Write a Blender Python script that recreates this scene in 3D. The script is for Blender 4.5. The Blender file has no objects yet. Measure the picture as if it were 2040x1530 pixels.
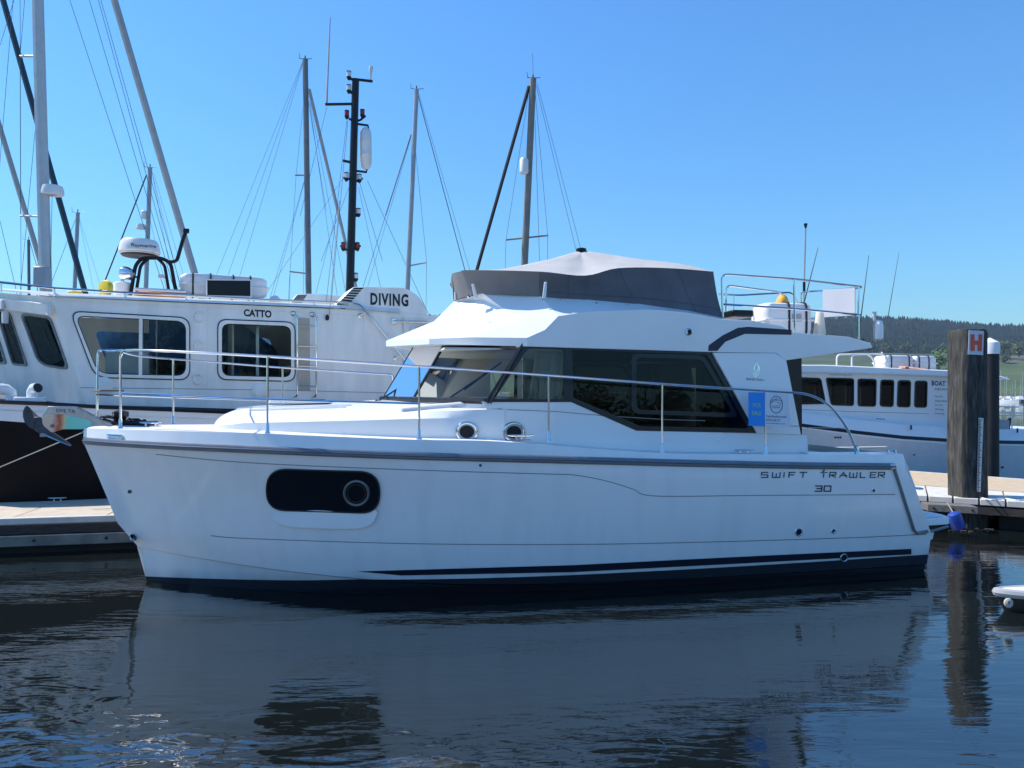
import bpy, bmesh, math, random
import numpy as np
from mathutils import Vector, Matrix, noise
from mathutils.bvhtree import BVHTree
from mathutils.geometry import tessellate_polygon
R = math.radians
random.seed(7)
scn = bpy.context.scene
col = scn.collection

# ------------------------------------------------------------------ camera, sky, sun, exposure
F, U0, HZ, H = 1500.0, 1020.0, 790.0, 2.2        # focal length in photo pixels, horizon row, eye height above the water
cam_d = bpy.data.cameras.new('camera'); cam = bpy.data.objects.new('camera', cam_d); col.objects.link(cam)
cam.location = (0, 0, H); cam.rotation_euler = (R(90), 0, 0)
cam_d.sensor_width = 36; cam_d.lens = 36 * F / 2040; cam_d.shift_y = (HZ - 765) / 2040
cam_d.clip_start = 0.1; cam_d.clip_end = 20000
scn.camera = cam
SUN_AZ, SUN_EL = R(-76), R(51)                   # azimuth from +Y towards +X
world = bpy.data.worlds.new('World'); scn.world = world; world.use_nodes = True
wn = world.node_tree
sky = wn.nodes.new('ShaderNodeTexSky'); sky.sky_type = 'NISHITA'; sky.sun_disc = False
sky.sun_elevation = SUN_EL; sky.sun_rotation = SUN_AZ
sky.air_density = 1.8; sky.dust_density = 0.0; sky.ozone_density = 7.0
tintn = wn.nodes.new('ShaderNodeMix'); tintn.data_type = 'RGBA'; tintn.blend_type = 'MULTIPLY'; tintn.inputs[0].default_value = 1; tintn.inputs[7].default_value = (.50, .87, 1.24, 1)   # clear, deep blue spring sky
wn.links.new(sky.outputs[0], tintn.inputs[6]); wn.links.new(tintn.outputs[2], wn.nodes['Background'].inputs[0])
wn.nodes['Background'].inputs[1].default_value = 0.121
sun_d = bpy.data.lights.new('sun', 'SUN'); sun_d.energy = 5.0; sun_d.angle = R(0.53); sun_d.color = (1, .95, .87)
sun = bpy.data.objects.new('sun', sun_d); col.objects.link(sun)
sdir = Vector((math.sin(SUN_AZ) * math.cos(SUN_EL), math.cos(SUN_AZ) * math.cos(SUN_EL), math.sin(SUN_EL)))
sun.rotation_euler = sdir.to_track_quat('Z', 'Y').to_euler(); sun.location = (-20, 20, 40)
vs = scn.view_settings; vs.view_transform = 'Standard'; vs.look = 'None'; vs.gamma = 1; vs.exposure = 0.31
scn.render.engine = 'CYCLES'
cy = scn.cycles
cy.use_denoising = True; cy.max_bounces = 8; cy.transparent_max_bounces = 16; cy.glossy_bounces = 5
cy.diffuse_bounces = 4; cy.sample_clamp_indirect = 4; cy.caustics_reflective = True; cy.caustics_refractive = False

# ------------------------------------------------------------------ helpers
def at(u, v, Y):
    return Vector(((u - U0) / F * Y, Y, H - (v - HZ) / F * Y))
def onz(u, v, z):
    Y = F * (H - z) / (v - HZ); return at(u, v, Y)
class Frame:
    """a boat's own axes: s along it, t towards the camera's side, z up"""
    def __init__(f, x, y, deg):
        f.x, f.y = x, y; f.c, f.n = math.cos(R(deg)), math.sin(R(deg))
    def p(f, s, t, z): return Vector((f.x + s * f.c + t * f.n, f.y + s * f.n - t * f.c, z))
    def sz(f, u, v, t):
        k = (u - U0) / F
        s = (k * (f.y - t * f.c) - f.x - t * f.n) / (f.c - k * f.n)
        Y = f.y + s * f.n - t * f.c
        return s, H - Y * (v - HZ) / F
    def w(f, u, v, t=0.0):
        if callable(t):
            tt = t(0, 1.5)
            for _ in range(8):
                s, z = f.sz(u, v, tt); tt = t(s, z)
        else: tt = t
        s, z = f.sz(u, v, tt); return f.p(s, tt, z)
    def loc(f, P):
        dx, dy = P.x - f.x, P.y - f.y
        return dx * f.c + dy * f.n, dx * f.n - dy * f.c, P.z
    @property
    def A(f): return Vector((f.c, f.n, 0))
    @property
    def N(f): return Vector((f.n, -f.c, 0))
def tab(x, xs, ys):
    return float(np.interp(x, xs, ys))
def smooth_tab(xs, ys):
    """monotone-ish cubic through a table"""
    xs = list(xs); ys = list(ys); n = len(xs); m = []
    for i in range(n):
        a, b = max(0, i - 1), min(n - 1, i + 1); m.append((ys[b] - ys[a]) / (xs[b] - xs[a]))
    def f(x):
        if x <= xs[0]: return ys[0]
        if x >= xs[-1]: return ys[-1]
        i = max(k for k in range(n - 1) if xs[k] <= x); h = xs[i + 1] - xs[i]; q = (x - xs[i]) / h
        return ((1 + 2 * q) * (1 - q) ** 2 * ys[i] + q * (1 - q) ** 2 * h * m[i] + q * q * (3 - 2 * q) * ys[i + 1] + q * q * (q - 1) * h * m[i + 1])
    return f
def rpoly(pts, r, n=5):
    """round the corners of a 2D polygon"""
    out = []; N = len(pts)
    for i in range(N):
        p0, p, p1 = Vector(pts[i - 1]), Vector(pts[i]), Vector(pts[(i + 1) % N])
        rr = r[i] if isinstance(r, (list, tuple)) else r
        a, b = (p0 - p), (p1 - p); d = min(rr, a.length * .48, b.length * .48)
        A, B = p + a.normalized() * d, p + b.normalized() * d
        for k in range(n + 1):
            q = k / n; out.append(tuple((1 - q) ** 2 * A + 2 * q * (1 - q) * p + q * q * B))
    return out
def spline(pts, n=6):
    """Catmull-Rom through points"""
    P = [Vector(p) for p in pts]; out = []
    for i in range(len(P) - 1):
        a, b, c, d = P[max(i - 1, 0)], P[i], P[i + 1], P[min(i + 2, len(P) - 1)]
        for k in range(n):
            q = k / n
            out.append(.5 * ((2 * b) + (c - a) * q + (2 * a - 5 * b + 4 * c - d) * q * q + (3 * b - a - 3 * c + d) * q ** 3))
    out.append(P[-1]); return out
def fillet(pts, r, n=5):
    """round the inner corners of a 3D polyline"""
    P = [Vector(p) for p in pts]; out = [P[0]]
    for i in range(1, len(P) - 1):
        a, b = P[i - 1] - P[i], P[i + 1] - P[i]; d = min(r, a.length * .48, b.length * .48)
        A, B = P[i] + a.normalized() * d, P[i] + b.normalized() * d
        for k in range(n + 1):
            q = k / n; out.append((1 - q) ** 2 * A + 2 * q * (1 - q) * P[i] + q * q * B)
    return out + [P[-1]]

class MB:
    def __init__(m): m.v = []; m.f = []
    def add(m, vs_, fs_):
        o = len(m.v); m.v += [Vector(v) for v in vs_]; m.f += [tuple(i + o for i in f) for f in fs_]; return m
    def poly(m, pts): return m.add(pts, [tuple(range(len(pts)))])
    def box(m, c, sx, sy, sz, ax=None):
        """box round its centre; ax = (X, Y) horizontal axes"""
        X, Y = ax if ax else (Vector((1, 0, 0)), Vector((0, 1, 0))); Z = X.cross(Y) if ax else Vector((0, 0, 1))
        c = Vector(c)
        vv = [c + X * (a * sx / 2) + Y * (b * sy / 2) + Z * (d * sz / 2) for d in (-1, 1) for a, b in ((-1, -1), (1, -1), (1, 1), (-1, 1))]
        return m.add(vv, [(3, 2, 1, 0), (4, 5, 6, 7), (0, 1, 5, 4), (1, 2, 6, 5), (2, 3, 7, 6), (3, 0, 4, 7)])
    def tube(m, pts, r, n=8, closed=False, flat=None):
        P = [Vector(p) for p in pts]; N = len(P); vv = []; ff = []
        rr = r if isinstance(r, (list, tuple)) else [r] * N
        up = None
        for i in range(N):
            d = (P[(i + 1) % N] - P[i - 1]) if closed else (P[min(i + 1, N - 1)] - P[max(i - 1, 0)])
            d = d.normalized() if d.length > 1e-9 else Vector((0, 0, 1))
            if up is None:
                up = Vector((0, 0, 1)) if abs(d.z) < .9 else Vector((1, 0, 0))
            x = d.cross(up).normalized(); y = x.cross(d).normalized(); up = y
            for k in range(n):
                a = 2 * math.pi * k / n
                vv.append(P[i] + x * (math.cos(a) * rr[i]) + y * (math.sin(a) * rr[i] * (flat or 1)))
        for i in range(N if closed else N - 1):
            j = (i + 1) % N
            for k in range(n):
                l = (k + 1) % n; ff.append((i * n + k, i * n + l, j * n + l, j * n + k))
        if not closed: ff += [tuple(range(n - 1, -1, -1)), tuple((N - 1) * n + k for k in range(n))]
        return m.add(vv, ff)
    def lathe(m, c, prof, n=16, axis=(0, 0, 1)):
        ax = Vector(axis).normalized(); x = ax.orthogonal().normalized(); y = ax.cross(x); c = Vector(c)
        vv = []; ff = []
        for r, h in prof:
            for k in range(n):
                a = 2 * math.pi * k / n; vv.append(c + ax * h + (x * math.cos(a) + y * math.sin(a)) * max(r, 1e-4))
        for i in range(len(prof) - 1):
            for k in range(n):
                l = (k + 1) % n; ff.append((i * n + k, i * n + l, (i + 1) * n + l, (i + 1) * n + k))
        ff += [tuple(range(n - 1, -1, -1)), tuple((len(prof) - 1) * n + k for k in range(n))]
        return m.add(vv, ff)
    def plate(m, outer, holes=(), th=(0, 0, 0)):
        """flat polygon with holes, thickened by the vector th"""
        loops = [[Vector(p) for p in outer]] + [[Vector(p) for p in h] for h in holes]
        th = Vector(th); flatv = [p for l in loops for p in l]; n = len(flatv)
        tris = tessellate_polygon(loops)
        ff = [tuple(t) for t in tris]
        vv = list(flatv)
        if th.length > 0:
            vv += [p + th for p in flatv]; ff += [(t[2] + n, t[1] + n, t[0] + n) for t in tris]
            o = 0
            for l in loops:
                for i in range(len(l)):
                    j = (i + 1) % len(l); ff.append((o + i, o + j, o + j + n, o + i + n))
                o += len(l)
        return m.add(vv, ff)
    def loft(m, rows, close_rows=False, caps=False):
        n = len(rows[0]); vv = [p for r_ in rows for p in r_]; ff = []
        for i in range(len(rows) - 1):
            for k in range(n if close_rows else n - 1):
                l = (k + 1) % n; ff.append((i * n + k, i * n + l, (i + 1) * n + l, (i + 1) * n + k))
        if caps: ff += [tuple(range(n)), tuple((len(rows) - 1) * n + k for k in range(n))]
        return m.add(vv, ff)
    def bvh(m): return BVHTree.FromPolygons([tuple(v) for v in m.v], m.f)
    def build(m, name, mat, parent=None, smooth=35, bevel=0, weld=True):
        base = Vector((0, 0, 0)); q = parent
        while q is not None: base = base + Vector(q.location); q = q.parent
        me = bpy.data.meshes.new(name)
        me.from_pydata([tuple(v - base) for v in m.v], [], m.f)
        bm = bmesh.new(); bm.from_mesh(me)
        if weld: bmesh.ops.remove_doubles(bm, verts=bm.verts, dist=1e-5)
        bmesh.ops.dissolve_degenerate(bm, edges=bm.edges, dist=1e-6)
        bmesh.ops.recalc_face_normals(bm, faces=bm.faces); bm.to_mesh(me); bm.free()
        if smooth:
            me.polygons.foreach_set('use_smooth', [True] * len(me.polygons)); me.set_sharp_from_angle(angle=R(smooth))
        for mm in (mat if isinstance(mat, (list, tuple)) else [mat]): me.materials.append(mm)
        o = bpy.data.objects.new(name, me); col.objects.link(o); o.parent = parent
        if bevel:
            b = o.modifiers.new('edge', 'BEVEL'); b.width = bevel; b.segments = 2; b.limit_method = 'ANGLE'; b.angle_limit = R(40)
        return o
def tag(o, label, cat, group=None, kind=None):
    o['label'] = label; o['category'] = cat
    if group: o['group'] = group
    if kind: o['kind'] = kind
    return o
def thing(name, label, cat, loc, group=None):
    o = bpy.data.objects.new(name, None); col.objects.link(o); o.location = loc; o.empty_display_size = .2
    return tag(o, label, cat, group)
def structure(o, kind='structure'):
    o['kind'] = kind; return o
def ring(fn, cu, cv, ru, rv, n=20, a0=0):
    return [fn(cu + ru * math.cos(2 * math.pi * k / n + a0), cv + rv * math.sin(2 * math.pi * k / n + a0)) for k in range(n)]
_fonts = {}
def text_mb(body, fn, TL, TR, BR, BL, bold=0.0, space=1.0):
    """print a word on a surface: its bounding box is mapped on four photo corners, fn(u, v) -> point"""
    cu = bpy.data.curves.new('lettering', 'FONT'); cu.body = body; cu.offset = bold; cu.space_character = space; cu.resolution_u = 3
    ob = bpy.data.objects.new('lettering', cu); col.objects.link(ob)
    me = bpy.data.meshes.new_from_object(ob.evaluated_get(bpy.context.evaluated_depsgraph_get()))
    co = [v.co.copy() for v in me.vertices]; fs = [tuple(p.vertices) for p in me.polygons]
    bpy.data.objects.remove(ob); bpy.data.curves.remove(cu); bpy.data.meshes.remove(me)
    x0 = min(c.x for c in co); x1 = max(c.x for c in co); y0 = min(c.y for c in co); y1 = max(c.y for c in co)
    TL, TR, BR, BL = (Vector(q) for q in (TL, TR, BR, BL)); vv = []
    for c in co:
        a = (c.x - x0) / (x1 - x0); b = (c.y - y0) / (y1 - y0)
        q = (BL * (1 - a) + BR * a) * (1 - b) + (TL * (1 - a) + TR * a) * b
        vv.append(fn(q.x, q.y))
    return MB().add(vv, fs)

# ------------------------------------------------------------------ materials
def newmat(name):
    m = bpy.data.materials.new(name); m.use_nodes = True; nt = m.node_tree
    return m, nt, nt.nodes['Principled BSDF']
def mat(name, c, rough=.5, metal=0, var=.0, vscale=6, bump=0, bscale=40, coat=0, spec=.5, c2=None, stretch=None, detail=5):
    m, nt, b = newmat(name); L = nt.links
    b.inputs['Base Color'].default_value = (*c, 1); b.inputs['Roughness'].default_value = rough
    b.inputs['Metallic'].default_value = metal; b.inputs['Coat Weight'].default_value = coat; b.inputs['Coat Roughness'].default_value = .08
    b.inputs['Specular IOR Level'].default_value = spec
    tc = nt.nodes.new('ShaderNodeTexCoord'); mp = nt.nodes.new('ShaderNodeMapping'); L.new(tc.outputs['Object'], mp.inputs[0])
    if stretch: mp.inputs['Scale'].default_value = stretch
    if var or c2:
        n = nt.nodes.new('ShaderNodeTexNoise'); n.inputs['Scale'].default_value = vscale; n.inputs['Detail'].default_value = detail; L.new(mp.outputs[0], n.inputs[0])
        mx = nt.nodes.new('ShaderNodeMix'); mx.data_type = 'RGBA'
        mx.inputs[6].default_value = (*[x * (1 - var) for x in c], 1); mx.inputs[7].default_value = (*(c2 or [min(1, x * (1 + var)) for x in c]), 1)
        mr = nt.nodes.new('ShaderNodeMapRange'); mr.inputs[1].default_value = .35; mr.inputs[2].default_value = .65
        L.new(n.outputs[0], mr.inputs[0]); L.new(mr.outputs[0], mx.inputs[0]); L.new(mx.outputs[2], b.inputs['Base Color'])
        rr = nt.nodes.new('ShaderNodeMapRange'); rr.inputs[3].default_value = rough * .85; rr.inputs[4].default_value = min(1, rough * 1.25)
        L.new(n.outputs[0], rr.inputs[0]); L.new(rr.outputs[0], b.inputs['Roughness'])
    if bump:
        n2 = nt.nodes.new('ShaderNodeTexNoise'); n2.inputs['Scale'].default_value = bscale; n2.inputs['Detail'].default_value = 4; L.new(mp.outputs[0], n2.inputs[0])
        bp = nt.nodes.new('ShaderNodeBump'); bp.inputs['Strength'].default_value = bump; bp.inputs['Distance'].default_value = .02
        L.new(n2.outputs[0], bp.inputs['Height']); L.new(bp.outputs[0], b.inputs['Normal'])
    return m
def glass(name, tint, refl=1.0, ior=1.5):
    m = bpy.data.materials.new(name); m.use_nodes = True; nt = m.node_tree; L = nt.links; nt.nodes.clear()
    o = nt.nodes.new('ShaderNodeOutputMaterial'); t = nt.nodes.new('ShaderNodeBsdfTransparent'); t.inputs[0].default_value = (*tint, 1)
    g = nt.nodes.new('ShaderNodeBsdfGlossy'); g.inputs['Roughness'].default_value = .015; fr = nt.nodes.new('ShaderNodeFresnel'); fr.inputs[0].default_value = ior
    mx = nt.nodes.new('ShaderNodeMixShader'); L.new(fr.outputs[0], mx.inputs[0]); L.new(t.outputs[0], mx.inputs[1]); L.new(g.outputs[0], mx.inputs[2]); L.new(mx.outputs[0], o.inputs[0])
    return m
M = dict(
    white=mat('gelcoat', (.86, .86, .85), .22, var=.02, vscale=1.5, coat=.3),
    cream=mat('cream_gelcoat', (.72, .68, .58), .4, var=.04),
    nonskid=mat('deck_nonskid', (.74, .73, .70), .6, var=.04, bump=.15, bscale=250),
    steel=mat('stainless', (.72, .72, .72), .12, metal=1),
    alu=mat('aluminium', (.55, .56, .58), .35, metal=.8, var=.08, vscale=3),
    rail=mat('rub_rail_grey', (.16, .18, .21), .35, var=.1),
    railsteel=mat('brushed_insert', (.20, .21, .23), .35, metal=.8), tintd=glass('dark_tinted_glass', (.12, .13, .14), ior=1.45),
    black=mat('black_trim', (.012, .013, .016), .25),
    dark=mat('black_paint', (.01, .01, .013), .3, spec=.3),
    navy=mat('navy_paint', (.004, .006, .018), .3),
    stripe=mat('dark_blue_insert', (.015, .022, .05), .4),
    fab=mat('cover_dark_canvas', (.135, .14, .155), .95, var=.12, vscale=3, bump=.35, bscale=14, spec=.1),
    fabf=mat('cover_canvas_lit', (.19, .19, .195), .95, var=.06, vscale=3, bump=.2, bscale=16, spec=.1),  # front of the same canvas, lightened for the light it catches
    fabt=mat('cover_light_canvas', (.44, .43, .42), .95, var=.05, vscale=3, bump=.3, bscale=10, spec=.1),
    tint=glass('tinted_glass', (.34, .35, .35), ior=1.33), clear=glass('clear_glass', (.82, .86, .85)), smoke=glass('smoked_glass', (.38, .41, .42)), cabing=glass('wheelhouse_glass', (.80, .84, .83), ior=1.28),
    clear2=glass('side_glass', (.85, .87, .86), ior=1.4),
    blackglass=mat('black_acrylic', (.004, .004, .006), .06, spec=.35),
    rubber=mat('black_rubber', (.015, .015, .016), .6), greyp=mat('grey_plastic', (.35, .36, .37), .5),
    wood=mat('varnished_wood', (.30, .14, .05), .4, var=.25, vscale=8, stretch=(1, 1, 8)),
    curtain=mat('beige_curtain', (.50, .45, .36), .9, var=.06), orange=mat('orange_curtain', (.42, .16, .05), .9, var=.2, vscale=14),
    headl=mat('headlining', (.62, .60, .54), .8), dash=mat('dash_white', (.70, .72, .74), .5), seatm=mat('dark_upholstery', (.03, .03, .035), .7),
    red=mat('red_lens', (.30, .015, .012), .2), lens=mat('clear_lens', (.62, .64, .66), .12), yellow=mat('yellow_plastic', (.75, .55, .02), .45),
    orangep=mat('orange_plastic', (.75, .22, .05), .5, var=.15), amber=mat('amber_cover', (.75, .38, .06), .6, var=.2, vscale=20),
    galv=mat('galvanised_steel', (.20, .22, .24), .45, metal=.4, var=.2, vscale=20, bump=.1, bscale=60),
    wire=mat('rigging_wire', (.10, .10, .105), .4, metal=.5), rope=mat('rope', (.45, .43, .38), .9), drope=mat('dark_rope', (.02, .02, .025), .9),
    sailg=mat('furled_sail_grey', (.38, .38, .37), .85, var=.08, vscale=5), sailt=mat('furled_sail_teal', (.02, .055, .075), .8, var=.1), sailb=mat('furled_sail_black', (.012, .012, .016), .8),
    mastg=mat('mast_grey', (.34, .36, .38), .45, metal=.3, var=.06), mastd=mat('mast_dark', (.17, .18, .19), .5, metal=.3, var=.1), mastw=mat('mast_pale', (.50, .50, .49), .4, metal=.3, var=.05),
    mastb=mat('mast_bronze', (.20, .185, .165), .5, var=.1, vscale=4),
    gwhite=mat('workboat_paint', (.87, .845, .80), .3, var=.07, vscale=1.6, bump=.10, bscale=1.8, coat=.2, stretch=(2.5, 2.5, .6)),
    gwhite2=mat('tripboat_paint', (.78, .79, .8), .25, var=.02, vscale=1.2),
    hullb=mat('black_hull_paint', (.006, .005, .006), .5, var=.3, vscale=2, spec=.12), boot=mat('pale_blue_hull', (.60, .64, .68), .3, var=.03),
    letter=mat('black_lettering', (.012, .012, .014), .4), letterb=mat('blue_lettering', (.02, .045, .10), .4), letterg=mat('grey_chrome_lettering', (.07, .085, .115), .25, metal=.4),
    signblue=mat('sign_blue', (.01, .27, .80), .5), signwhite=mat('sign_white', (.62, .70, .80), .5), signgreen=mat('sign_yellow_green', (.35, .62, .20), .5), logo=mat('logo_white', (.86, .87, .9), .4),
    hred=mat('sign_red', (.68, .10, .05), .5, var=.08, vscale=30), hgrey=mat('sign_reflective_white', (.55, .60, .66), .4, var=.05, vscale=40),
    tide=mat('tide_board_white', (.62, .62, .6), .5), conc=mat('pontoon_concrete', (.52, .44, .34), .85, var=.1, vscale=5, bump=.3, bscale=60),
    concs=mat('pontoon_sand_deck', (.50, .39, .26), .9, var=.08, vscale=6, bump=.25, bscale=80), pedge=mat('pontoon_edge', (.60, .57, .52), .7, var=.08),
    ptimber=mat('pontoon_fender_timber', (.04, .033, .03), .8, var=.4, vscale=6, bump=.3, bscale=30, stretch=(1, 1, 6)),
    pbeam=mat('pontoon_steel_beam', (.15, .16, .15), .7, var=.3, vscale=4, bump=.2, bscale=25), pfloat=mat('pontoon_float', (.02, .022, .02), .8, var=.3, vscale=3),
    concp=mat('pale_concrete', (.40, .40, .40), .85, var=.06, vscale=3),
    windp=mat('grey_vinyl', (.40, .41, .45), .5),
    portglass=mat('porthole_glass', (.02, .021, .024), .12, spec=.15),
    fender=mat('blue_fender', (.02, .06, .33), .35, var=.1), debris=mat('floating_weed', (.14, .10, .07), .9, var=.4, vscale=30),
    plank=mat('weathered_plank', (.16, .15, .14), .85, var=.25, vscale=5, bump=.4, bscale=30, stretch=(1, 6, 6)),
    pilesteel=mat('pile_steel', (.018, .017, .018), .7, var=.4, vscale=3), pilecap=mat('pile_cap_white', (.74, .76, .78), .4), liferaft=mat('liferaft_shell', (.74, .73, .72), .35, var=.03),
    galvd=mat('shaded_galvanised', (.075, .085, .10), .5, metal=.2, var=.2, vscale=20, bump=.1, bscale=60),  # galvanised steel darkened: the anchor's shade is put into the colour
    fairlead=mat('anchor_steel', (.55, .57, .58), .22, metal=1, var=.1, vscale=15),
)
def hull_mat(name, f, white, bottom, za):
    """white topsides, bottom paint below a line za = [(s, z), ...] in the boat's own axes"""
    m, nt, b = newmat(name); L = nt.links
    geo = nt.nodes.new('ShaderNodeNewGeometry'); d = nt.nodes.new('ShaderNodeVectorMath'); d.operation = 'DOT_PRODUCT'; d.inputs[1].default_value = f.A
    L.new(geo.outputs['Position'], d.inputs[0])
    sep = nt.nodes.new('ShaderNodeSeparateXYZ'); L.new(geo.outputs['Position'], sep.inputs[0])
    off = Vector((f.x, f.y, 0)).dot(f.A)
    cur = nt.nodes.new('ShaderNodeFloatCurve'); c = cur.mapping.curves[0]; S = 12.0
    pts = [((s + 1) / S, z) for s, z in za]
    while len(c.points) < len(pts): c.points.new(.5, .5)
    for p, q in zip(c.points, pts): p.location = q; p.handle_type = 'VECTOR'
    cur.mapping.update()
    mp = nt.nodes.new('ShaderNodeMath'); mp.operation = 'MULTIPLY_ADD'; mp.inputs[1].default_value = 1 / S; mp.inputs[2].default_value = (1 - off) / S
    L.new(d.outputs['Value'], mp.inputs[0]); L.new(mp.outputs[0], cur.inputs['Value'])
    gt = nt.nodes.new('ShaderNodeMath'); gt.operation = 'GREATER_THAN'; L.new(sep.outputs['Z'], gt.inputs[0]); L.new(cur.outputs[0], gt.inputs[1])
    # faint salt streaks running down the topsides
    ns = nt.nodes.new('ShaderNodeTexNoise'); ns.inputs['Scale'].default_value = 1; ns.inputs['Detail'].default_value = 6
    mpg = nt.nodes.new('ShaderNodeMapping'); mpg.inputs['Scale'].default_value = (5, 5, .7); L.new(geo.outputs['Position'], mpg.inputs[0]); L.new(mpg.outputs[0], ns.inputs[0])
    mr = nt.nodes.new('ShaderNodeMapRange'); mr.inputs[1].default_value = .45; mr.inputs[2].default_value = .75; mr.inputs[3].default_value = 0; mr.inputs[4].default_value = .35; L.new(ns.outputs[0], mr.inputs[0])
    w = nt.nodes.new('ShaderNodeMix'); w.data_type = 'RGBA'; w.inputs[6].default_value = (*white, 1); w.inputs[7].default_value = (*[x * .82 for x in white], 1); L.new(mr.outputs[0], w.inputs[0])
    mx = nt.nodes.new('ShaderNodeMix'); mx.data_type = 'RGBA'; mx.inputs[6].default_value = (*bottom, 1); L.new(gt.outputs[0], mx.inputs[0]); L.new(w.outputs[2], mx.inputs[7])
    df = nt.nodes.new('ShaderNodeMath'); df.operation = 'SUBTRACT'; L.new(sep.outputs['Z'], df.inputs[0]); L.new(cur.outputs[0], df.inputs[1])
    sm = nt.nodes.new('ShaderNodeMapRange'); sm.inputs[1].default_value = .0; sm.inputs[2].default_value = .12; sm.inputs[3].default_value = .55; sm.inputs[4].default_value = 0; L.new(df.outputs[0], sm.inputs[0])
    sn = nt.nodes.new('ShaderNodeMath'); sn.operation = 'MULTIPLY'; L.new(sm.outputs[0], sn.inputs[0]); L.new(ns.outputs[0], sn.inputs[1])
    sx = nt.nodes.new('ShaderNodeMix'); sx.data_type = 'RGBA'; sx.inputs[7].default_value = (.34, .31, .22, 1); L.new(sn.outputs[0], sx.inputs[0]); L.new(w.outputs[2], sx.inputs[6]); L.new(sx.outputs[2], mx.inputs[7])
    L.new(mx.outputs[2], b.inputs['Base Color']); b.inputs['Roughness'].default_value = .28; b.inputs['Coat Weight'].default_value = .3; b.inputs['Coat Roughness'].default_value = .1
    return m

# ------------------------------------------------------------------ water
def make_water():
    m, nt, b = newmat('harbour_water'); L = nt.links
    b.inputs['Base Color'].default_value = (.007, .010, .010, 1); b.inputs['Roughness'].default_value = .015; b.inputs['IOR'].default_value = 2.3
    geo = nt.nodes.new('ShaderNodeNewGeometry')
    def layer(scale, stretch, rot, detail, w=0):
        mp = nt.nodes.new('ShaderNodeMapping'); mp.inputs['Scale'].default_value = stretch; mp.inputs['Rotation'].default_value = (0, 0, R(rot)); L.new(geo.outputs['Position'], mp.inputs[0])
        n = nt.nodes.new('ShaderNodeTexNoise'); n.inputs['Scale'].default_value = scale; n.inputs['Detail'].default_value = detail; n.inputs['Distortion'].default_value = w; L.new(mp.outputs[0], n.inputs[0]); return n.outputs[0]
    def mul(a, k):
        q = nt.nodes.new('ShaderNodeMath'); q.operation = 'MULTIPLY'; L.new(a, q.inputs[0])
        if isinstance(k, float): q.inputs[1].default_value = k
        else: L.new(k, q.inputs[1])
        return q.outputs[0]
    def addn(a, c):
        q = nt.nodes.new('ShaderNodeMath'); q.operation = 'ADD'; L.new(a, q.inputs[0]); L.new(c, q.inputs[1]); return q.outputs[0]
    big = layer(.55, (.7, 1.3, 1), 15, 2, .3)         # slow swell between the boats
    mid = layer(2.2, (.38, 1.4, 1), -8, 3, .5)
    fine = layer(9, (.30, 1.4, 1), 6, 3, .3)
    chop = layer(2.6, (.6, 1.2, 1), -14, 2, .8)
    # a wash runs along the near water; the lee of the yacht stays calm
    patch = layer(.5, (1, 1, 1), 40, 3, .5)
    sep = nt.nodes.new('ShaderNodeSeparateXYZ'); L.new(geo.outputs['Position'], sep.inputs[0])
    q = nt.nodes.new('ShaderNodeMath'); q.operation = 'MULTIPLY_ADD'; q.inputs[1].default_value = .30; L.new(sep.outputs['X'], q.inputs[0]); L.new(sep.outputs['Y'], q.inputs[2])
    q2 = nt.nodes.new('ShaderNodeMath'); q2.operation = 'MULTIPLY_ADD'; q2.inputs[1].default_value = 3.0; L.new(patch, q2.inputs[0]); L.new(q.outputs[0], q2.inputs[2])
    mr = nt.nodes.new('ShaderNodeMapRange'); mr.inputs[1].default_value = 7.2; mr.inputs[2].default_value = 5.2; mr.inputs[3].default_value = .0; mr.inputs[4].default_value = 1; mr.interpolation_type = 'SMOOTHSTEP'; L.new(q2.outputs[0], mr.inputs[0])
    h = addn(addn(addn(mul(big, .020), mul(mid, .0058)), mul(fine, .0021)), mul(mul(chop, mr.outputs[0]), .030))
    bp = nt.nodes.new('ShaderNodeBump'); bp.inputs['Strength'].default_value = 1; bp.inputs['Distance'].default_value = 1.0; L.new(h, bp.inputs['Height']); L.new(bp.outputs[0], b.inputs['Normal'])
    w = MB(); S = 3000
    w.poly([(-S, -S, 0), (S, -S, 0), (S, S, 0), (-S, S, 0)])
    o = w.build('water', m); structure(o)
make_water()

# ------------------------------------------------------------------ the motor yacht in front
BF = Frame(-4.334, 8.967, 12.13)
tR = smooth_tab([-.75, -.6, -.3, 0, .5, 1, 1.5, 2, 3, 4, 5, 6.5, 8, 9.6], [0, .2, .46, .68, .98, 1.2, 1.37, 1.49, 1.63, 1.70, 1.73, 1.73, 1.69, 1.62])
tC = smooth_tab([-.12, .1, .5, 1, 1.5, 2, 3, 4, 5, 6.5, 8, 9.6], [0, .16, .42, .70, .93, 1.10, 1.33, 1.47, 1.54, 1.57, 1.55, 1.50])
zC = smooth_tab([-.12, .5, 1, 1.5, 2, 2.6, 3.5, 5, 9.6], [.43, .375, .33, .285, .24, .185, .13, .10, .09])
tW = smooth_tab([0, .5, 1, 1.5, 2, 3, 4, 5, 6.5, 8, 9.6], [0, .26, .50, .72, .92, 1.18, 1.33, 1.42, 1.46, 1.45, 1.42])
def curve_px(pts, tf):
    q = [BF.loc(BF.w(u, v, lambda s, z: tf(s))) for u, v in pts]
    return smooth_tab([a[0] for a in q], [a[2] for a in q])
stem = BF.sz(172, 880, 0)
zR = curve_px([(175, 880), (300, 888), (500, 897), (860, 911), (1130, 918), (1400, 925), (1600, 929), (1795, 931)], tR)
tD = lambda s: max(0.0, tR(s) - .035)
zD = curve_px([(178, 853), (300, 857), (500, 863), (830, 876), (985, 879), (1310, 902), (1520, 905), (1790, 905)], tD)
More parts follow.
